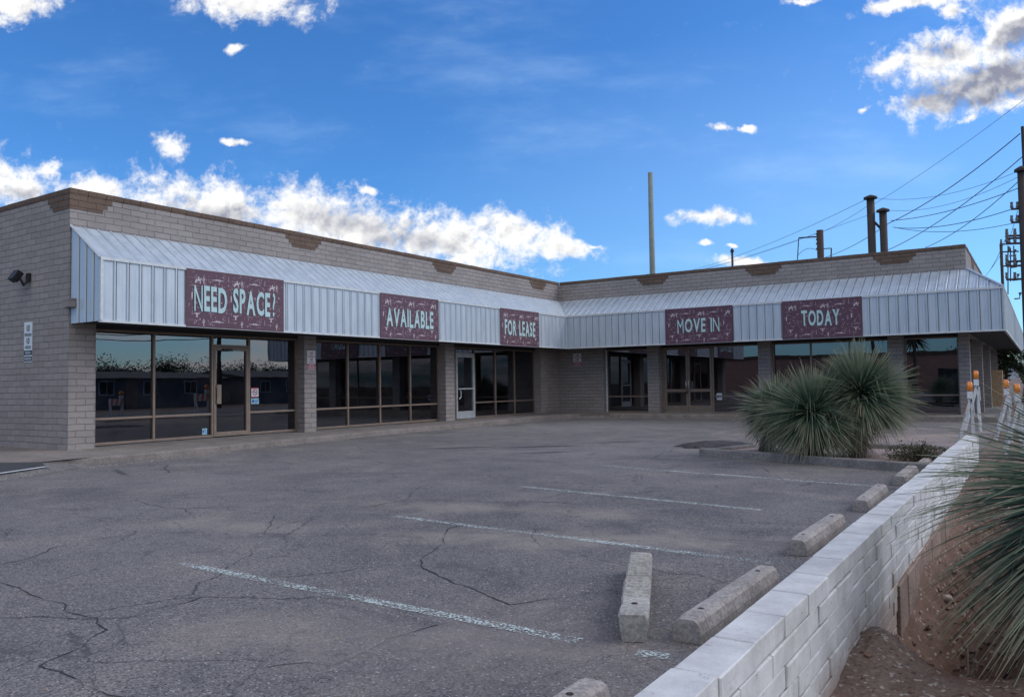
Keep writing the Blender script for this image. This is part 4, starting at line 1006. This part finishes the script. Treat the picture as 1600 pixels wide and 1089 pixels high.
def yucca(base, c, L, n, seed, label, w0=.0100, droop=.15, skirt=200, trunk_r=.13, low=-50, extra=None):
    base, c = Vector(base), Vector(c)
    o = empty('yucca', base, label, 'yucca', 'spiky yuccas')
    m = MB(); m.tube([base, base.lerp(c, .35) + Vector((.02, -.01, 0)), base.lerp(c, .7), c], [trunk_r * 1.1, trunk_r, trunk_r * .95, trunk_r * .7], 10); m.build('trunk', M['bark'], o, smooth=True)
    m = MB(); blades(m, c, n, L, seed, R(low), R(89), w0, droop, .025)
    blades(m, c, n // 3, L * .92, seed + 1, R(low), R(-5), w0, droop * 1.9, .10)
    if extra: extra(m)
    m.build('rosette', M['yucca'], o)
    m = MB()
    rnd = random.Random(seed + 9)
    for q in range(5):
        blades(m, base.lerp(c, .35 + .15 * q), skirt // 5, L * .62, seed + 20 + q, R(-80), R(-30), w0 * .9, .45, .75, .05)
    m.build('dead_leaf_skirt', M['skirt'], o)
    return o
yucca((-3.45, 14.75, .05), (-3.36, 14.6,   .82), .92, 1400, 11, 'broad yucca in the middle of the planter, its lower blades drooping over the kerb')
yucca((-2.72, 14.95, .05), (-2.64, 15.05, 1.14), .91, 1900, 31, 'tallest round yucca at the right end of the planter clump', skirt=260)
yucca((-4.45, 15.5, .05), (-4.22, 15.5, .86), .74, 800, 51, 'small yucca at the left back of the planter clump', skirt=140)
yucca((.52, 5.5, -.1), (.46, 5.6, .72), 1.06, 1500, 71, 'large yucca close to the camera at the right edge of the photo', .0098, .30, 420, .16, -55)
# low shrub
p = Vector((-1.72, 14.6, .07)); o = empty('shrub', p, 'low olive shrub beside the farthest wheel stop and the wall end', 'shrub')
rnd = random.Random(5); tw = MB(); lf = MB()
for k in range(80):
    az = rnd.uniform(0, 6.28); el = rnd.uniform(.15, 1.4); d = Vector((math.cos(az) * math.cos(el) * 1.25, math.sin(az) * math.cos(el) * 1.1, math.sin(el) * .62)); l = rnd.uniform(.28, .52)
    pts = [p, p + d * l * .5 + Vector((0, 0, .03)), p + d * l]; tw.tube(pts, [.006, .004, .002], 4)
    for q in range(26):
        t = rnd.uniform(.35, 1.05); c = p + d * l * t + Vector((rnd.gauss(0, .03), rnd.gauss(0, .03), rnd.gauss(.01, .025))); a = Vector((rnd.gauss(0, 1), rnd.gauss(0, 1), rnd.gauss(0, 1))).normalized(); b = a.cross(Vector((rnd.random(), rnd.random(), rnd.random()))).normalized()
        s = rnd.uniform(.013, .026); g = (rnd.random(), rnd.random() * .9, 0); lf.face([c - a * s, c + b * s * .5, c + a * s, c - b * s * .5], g)
tw.build('twigs', M['twig'], o); lf.build('foliage', M['shrub'], o)

# ------------------------------------------------------------------ barricades with warning lights
def barricade_proto(label):
    o = empty('barricade', (0, 0, 0), label, 'barricade', 'road barricades along the pavement')
    for s, ang in ((-1, R(-2)), (1, R(15))):
        for x in (-.27, .27):
            m = MB(); f = Matrix.Rotation(ang, 4, 'X'); m.box(x - .025, x + .025, -.02, .02, -1.02, 0, Matrix.Translation((0, 0, 1.0)) @ f); q = m.build('leg', M['barw']); q.parent = o
        m = MB(); f = Matrix.Translation((0, 0, 1.0)) @ Matrix.Rotation(ang, 4, 'X'); yb = -.022 * 1 if s < 0 else .022
        m.box(-.31, .31, min(yb, yb * 1.8), max(yb, yb * 1.8), -.33, -.03, f); q = m.build('striped_board', M['barw']); q.parent = o
        st = MB(); yy = yb * 1.9
        for k in range(3):
            x = -.30 + k * .22; pts = [(x, yy, -.32), (x + .1, yy, -.32), (x + .18, yy, -.04), (x + .08, yy, -.04)]; st.face([f @ Vector(v) for v in pts])
        qq = st.build('stripes', M['baro']); qq.parent = q
        m = MB(); m.box(-.29, .29, -.015, .015, -.82, -.74, f); q = m.build('brace', M['barw']); q.parent = o
    m = MB(); m.box(.17, .33, -.05, .05, 1.0, 1.14); q = m.build('battery_box', M['barw']); q.parent = o
    m = MB(); m.tube([(.25, -.05, 1.245), (.25, -.035, 1.245), (.25, .035, 1.245), (.25, .05, 1.245)], [.075, .095, .095, .075], 16); q = m.build('warning_lens', M['amber'], smooth=False); q.parent = o
    return o
b0 = None
for (x, y, rz, s, lb) in ((-1.17, 18.2, 96, .98, 'white barricade with amber warning light nearest the end of the block wall'), (-1.42, 24.5, 96, 1.18, 'taller-looking white barricade behind the nearest one, in front of the corner pier'),
                          (-.62, 20.6, 96, 1.0, 'white barricade with amber light half hidden by the big yucca, left of the last one'), (-.35, 17.2, 96, .95, 'rightmost white barricade with amber light seen through the yucca blades')):
    if b0 is None: b0 = o = barricade_proto(lb)
    else:
        o = b0.copy(); COL.objects.link(o); o['label'] = lb
        for ch in b0.children:
            c = ch.copy(); COL.objects.link(c); c.parent = o
            for g in ch.children: d = g.copy(); COL.objects.link(d); d.parent = c
    o.location = (x, y, .02); o.rotation_euler = (0, 0, R(rz)); o.scale = (s, s, s)

# ------------------------------------------------------------------ poles and wires behind the building
def pole(name, px, ptop, Y, rpx, m, label, cap=False, taper=1.0, group='poles behind the building', ptop_x=None):
    T = on_y(px, ptop, Y); base = Vector((T.x, T.y, -.02)); rr = rpx / 2 / FPX * (T - EYE).length
    o = empty(name, base, label, 'pole', group); mb = MB(); mb.tube([base, base.lerp(T, .5), T], [rr * taper, rr * (taper + 1) / 2, rr], 16); mb.build('shaft', M[m], o, smooth=True)
    if cap: c = MB(); c.tube([T, T + Vector((0, 0, .10)), T + Vector((0, 0, .22))], [rr * 1.75, rr * 1.7, rr * .4], 16); c.build('cap', M['steelp'], o)
    return o, T, rr
pole('mast', 1016, 270, 58, 7, 'pale', 'tall pale tapering mast rising behind the right wing', False, 1.45)
oA, TA, rA = pole('steel_pole', 1360, 311, 50, 10.5, 'steelp', 'taller of the pair of thick dark poles behind the right wing', True)
oB, TB, rB = pole('steel_pole', 1379.5, 331, 50, 10, 'steelp', 'shorter of the pair of thick dark poles behind the right wing', True)
mb = MB(); a = on_y(1365, 346, 50); b = on_y(1377, 358, 50); mb.tube([a, b], .08, 6); tag(mb.build('cross_brace', M['steelp']), 'dark slanting brace between the pair of thick poles', 'brace')
oC, TC, rC = pole('utility_pole', 1281, 360, 50, 9.5, 'wood', 'short thick brown pole with side arm behind the right wing', False)
mb = MB(); a = on_y(1277, 370, 50); b = on_y(1248, 372, 50); c = on_y(1246, 406, 50); mb.tube([a, b], .045, 6); mb.build('side_arm', M['steelp'], oC); mb = MB(); mb.tube([b, c], .03, 6); mb.build('drop_pipe', M['steelp'], oC)
mb = MB(); a = on_y(1286, 389, 50); b = on_y(1299, 388, 50); c = on_y(1298.5, 402, 50); mb.tube([a, b], .03, 6); mb.tube([b, c], .04, 6); mb.build('bracket', M['steelp'], oC)
for y in (366, 374, 381, 389):
    q = on_y(1276.5, y, 50); mb = MB(); mb.tube([q - Vector((.05, 0, 0)), q + Vector((.08, 0, 0))], .06, 8); mb.build('insulator', M['insul'], oC)
pole('vent_pipe', 1144, 394, 46, 3.2, 'steelp', 'thin dark pipe standing above the middle of the right wing roof', True)
oE, TE, rE = pole('utility_pole', 1596, 268, 40, 9.5, 'steelp', 'tall dark utility pole with crossarms at the right edge of the photo', True, 1.3)
mb = MB(); q = on_y(1597.5, 198, 40); mb.tube([Vector((q.x, 40, TE.z)), q], .06, 8); mb.build('top_mast', M['steelp'], oE)
def arm(par, x0, y0, x1, y1, Y, r=.05):
    m = MB(); m.tube([on_y(x0, y0, Y), on_y(x1, y1, Y)], r, 6); m.build('crossarm', M['wood'], par)
    for f in (.05, .5):
        q = on_y(x0 + (x1 - x0) * f, y0 + (y1 - y0) * f, Y); i = MB(); i.tube([q, q + Vector((0, 0, .10)), q + Vector((0, 0, .2)), q + Vector((0, 0, .3))], [.03, .07, .05, .06], 8); i.build('insulator', M['insul'], par)
for y in (327, 348, 369, 373, 381, 409, 416, 437): arm(oE, 1580 if y < 360 else 1572, y, 1600, y - 1, 40)
oG, TG, rG = pole('utility_pole', 1564, 381, 56, 3.6, 'wood', 'slender brown pole frame standing just left of the right edge pole', False, 1.1)
for y in (382, 394, 416): arm(oG, 1563, y, 1592, y - 1, 56, .045)
for x, y0, y1 in ((1575, 384, 460), (1579, 388, 440), (1584, 384, 415)):
    m = MB(); m.tube([on_y(x, y0, 55), on_y(x, y1, 55)], .035, 6); m.build('conduit', M['steelp'], oG)
for x, y in ((1577, 400), (1580, 418), (1582, 438), (1585, 467)):
    q = on_y(x, y, 54.8); m = MB(); m.tube([q, q + Vector((.25, 0, .0)), q + Vector((.3, 0, .35))], [.05, .05, .09], 8); m.build('insulator', M['insul'], oG)
WIRES = [((1594, 209, 40), (1389, 349, 50), .3, .022), ((1389, 349, 50), (1290, 402, 60), .2, .018), ((1600, 243, 40), (1380, 394, 56), .4, .02), ((1590, 285, 40), (1446, 387, 54), .3, .018), ((1592, 294, 40), (1392, 345, 50), .25, .018),
         ((1581, 327, 40), (1398, 356, 50), .3, .018), ((1592, 347, 40), (1395, 355, 50), .35, .014), ((1660, 110, 40), (1366, 319, 50), .2, .010), ((1364, 316, 50), (1286, 362, 50), .1, .011), ((1598, 265, 40), (1367, 310, 50), .5, .010), ((1600, 272, 40), (1388, 329, 50), .5, .010),
         ((1353, 312, 50), (1010, 436, 80), .8, .013), ((1374, 330, 50), (1050, 432, 80), .3, .011), ((1278, 364, 50), (990, 438, 80), .6, .011), ((1572, 372, 40), (1545, 425, 55), .1, .012), ((1566, 395, 56), (1500, 470, 70), .3, .012), ((1590, 330, 40), (1574, 380, 56), .1, .012), ((1246, 400, 50), (1276, 391, 50), -.25, .014)]
for a, b, sag, r in WIRES:
    A3, B3 = on_y(*a), on_y(*b); m = MB(); m.tube([A3.lerp(B3, k / 14) - Vector((0, 0, 4 * sag * (k / 14) * (1 - k / 14))) for k in range(15)], r, 5)
    tag(m.build('overhead_wire', M['wire'], smooth=True), 'thin dark overhead wire strung between the poles behind the right wing', 'wire', 'overhead wires')

# ------------------------------------------------------------------ trees, far edge, and the other side of the street
def tree(name, base, h, rad, seed, label, n=1500, ls=.10, trunk=.16, flat=.8, cat='tree', group=None):
    base = Vector(base); rnd = random.Random(seed); o = empty(name, base, label, cat, group); tr = MB(); lf = MB()
    top = base + Vector((rnd.gauss(0, .2), rnd.gauss(0, .2), h * .62)); tr.tube([base, base.lerp(top, .5) + Vector((.08, .05, 0)), top], [trunk, trunk * .75, trunk * .35], 8)
    cl = []
    for k in range(16):
        az = rnd.uniform(0, 6.28); rr = rad * math.sqrt(rnd.random()) * .85; q = base + Vector((math.cos(az) * rr, math.sin(az) * rr, h * rnd.uniform(.42, .92) * (1 - .12 * (rr / rad)))); cl.append((q, rnd.uniform(.25, .5) * rad))
        tr.tube([base.lerp(top, rnd.uniform(.5, .95)), q.lerp(top, .4) + Vector((0, 0, .1)), q], [trunk * .4, trunk * .22, trunk * .08], 5)
    for k in range(n):
        q, r = cl[rnd.randrange(16)]; v = Vector((rnd.gauss(0, 1), rnd.gauss(0, 1), rnd.gauss(0, flat))).normalized() * r * rnd.random() ** .4; c = q + v
        a = Vector((rnd.gauss(0, 1), rnd.gauss(0, 1), rnd.gauss(0, .7))).normalized(); b = a.cross(Vector((rnd.random(), rnd.random(), rnd.random() + .1))).normalized(); s = ls * rnd.uniform(.6, 1.4)
        lf.face([c - a * s, c + b * s * .55, c + a * s, c - b * s * .55], (rnd.random(), rnd.random() * .8, 0))
    tr.build('trunk', M['bark'], o); lf.build('crown', M['leaf'], o); return o
tree('tree', (-.75, 52, 0), 3.2, 1.5, 3, 'dark bushy tree beyond the corner of the building at the right edge', 1500, .12)
tree('tree', (-3.2, 68, 0), 4.2, 2.2, 4, 'farther dark tree seen under the awning at the right edge', 1400, .14)
p = on_y(1556, 598, 46); mb = MB(); mb.box(p.x - .3, p.x + .3, 46, 46.4, -.02, 1.75); tag(mb.build('plywood_box', M['ply'], bevel=.02), 'tan plywood box standing under the awning at the far right', 'box')
mb = MB(); hn = 120
for k in range(hn):
    for q in (k, k + 1): pass
prev = None
for k in range(hn + 1):
    a = R(-60 + 120 * k / hn); r = 2600; x, y = math.sin(a) * r, math.cos(a) * r
    hgt = 60 + 55 * mnoise.fractal(Vector((k * .11, 3, 1)), 1, 2, 5); cur = (mb.vert((x, y, -20)), mb.vert((x * 1.05, y * 1.05, max(15, hgt))), mb.vert((x * 1.25, y * 1.25, -20)))
    if prev: mb.f.append([prev[0], cur[0], cur[1], prev[1]]); mb.f.append([prev[1], cur[1], cur[2], prev[2]])
    prev = cur
structure(mb.build('hills', M['hill'], smooth=True))
# across the street (seen in the left wing's glass)
def house(loc, w, d, h, rh, wallm, label, rz=0):
    o = empty('house', loc, label, 'house', None, rz); m = MB(); m.box(0, d, 0, w, -.05, h); q = m.build('wall', M[wallm]); q.parent = o
    m = MB(); e = .5
    A = [(-e, -e, h), (d + e, -e, h), (d + e, w + e, h), (-e, w + e, h)]; r0, r1 = (d / 2, -e, h + rh), (d / 2, w + e, h + rh)
    m.face([A[0], r0, r1, A[3]]); m.face([A[1], A[2], r1, r0]); m.face([A[0], A[1], r0]); m.face([A[2], A[3], r1]); m.face(A[::-1]); q = m.build('roof', M['shingle']); q.parent = o
    for k in range(4):
        y = w * (.12 + .22 * k); m = MB(); m.box(-.03, .01, y, y + 1.2, 1.0, 2.1); q = m.build('window', M['trimw']); q.parent = o
        m = MB(); m.box(-.05, -.031, y + .08, y + .57, 1.08, 2.02); m.box(-.05, -.031, y + .63, y + 1.12, 1.08, 2.02); g = m.build('pane', M['black']); g.parent = q
    m = MB(); m.box(-.04, .0, w * .47, w * .47 + .95, 0, 2.05); q = m.build('door', M['bronze']); q.parent = o
    return o
house((22, 27, 0), 16, 9, 2.3, .6, 'house', 'low grey bungalow with shallow gable roof across the street')
house((24, 47, 0), 14, 9, 2.4, .7, 'house', 'second grey bungalow farther up the street')
for k, (x, y, h) in enumerate(((36, 40, 3.6), (37, 47, 4.1), (36, 53, 3.8), (38, 60, 4.4), (36, 67, 4.0), (37, 75, 4.6))):
    tree('tree', (x, y, 0), h, 3.6, 80 + k, 'bushy street tree behind the bungalows, number %s from the near end' % ['first', 'second', 'third', 'fourth', 'fifth', 'last'][k], 6500, .085, .2, .6, 'tree', 'trees across the street')
o = empty('utility_pole', (14.8, 37.5, 0), 'wooden utility pole across the street', 'pole'); m = MB(); m.tube([(14.8, 37.5, -.1), (14.9, 37.6, 10)], [.17, .12], 10); m.build('shaft', M['wood'], o); m = MB(); m.tube([(14.9, 36.4, 9.2), (14.9, 38.8, 9.2)], .06, 6); m.build('crossarm', M['wood'], o)
for dy, z, sg in ((0, 6.3, 1.0), (0, 5.8, 1.2), (.4, 5.2, .9)):
    a, b = Vector((14.85, 37.5 + dy, z)), Vector((10, 10, z + .6)); m = MB(); m.tube([a.lerp(b, k / 12) - Vector((0, 0, 4 * sg * k / 12 * (1 - k / 12))) for k in range(13)], .03, 5)
    tag(m.build('street_wire', M['wire']), 'wire hanging from the wooden pole across the street', 'wire', 'street side wires')
# south of the lot (seen in the right wing's glass)
o = empty('flat_roof_shop', (-26, -34, 0), 'red brown stucco shop with flat roof south of the lot', 'building'); m = MB(); m.box(-48, 3, -44, -34, -.05, 4.0); m.build('wall', M['adobe'], o); m = MB(); m.box(-48.2, 3.2, -44.2, -33.8, 4.0, 4.3); m.build('coping', M['brown'], o)
for k in range(4): m = MB(); m.box(-21 + 6 * k, -17.5 + 6 * k, -33.99, -33.95, .8, 2.4); m.build('window', M['black'], o)
def palm(x, y, h, seed, label):
    rnd = random.Random(seed); o = empty('palm_tree', (x, y, 0), label, 'tree', 'palms south of the lot'); m = MB(); m.tube([(x, y, -.1), (x + .1, y, h * .5), (x, y, h)], [.25, .19, .16], 8); m.build('trunk', M['bark'], o)
    m = MB(); blades(m, Vector((x, y, h)), 90, 1.5, seed, R(-40), R(85), .09, .5); m.build('crown', M['leaf'], o)
palm(-13.5, -22, 6.2, 4, 'tall palm on the south side of the lot'); palm(-12.2, -26, 7.4, 5, 'taller slim palm just behind the other one'); palm(-10.2, -24, 5.2, 6, 'shortest palm south of the lot')
tree('tree', (-7.5, -46, 0), 6.0, 2.5, 9, 'round tree behind the red brown shop', 900, .2)
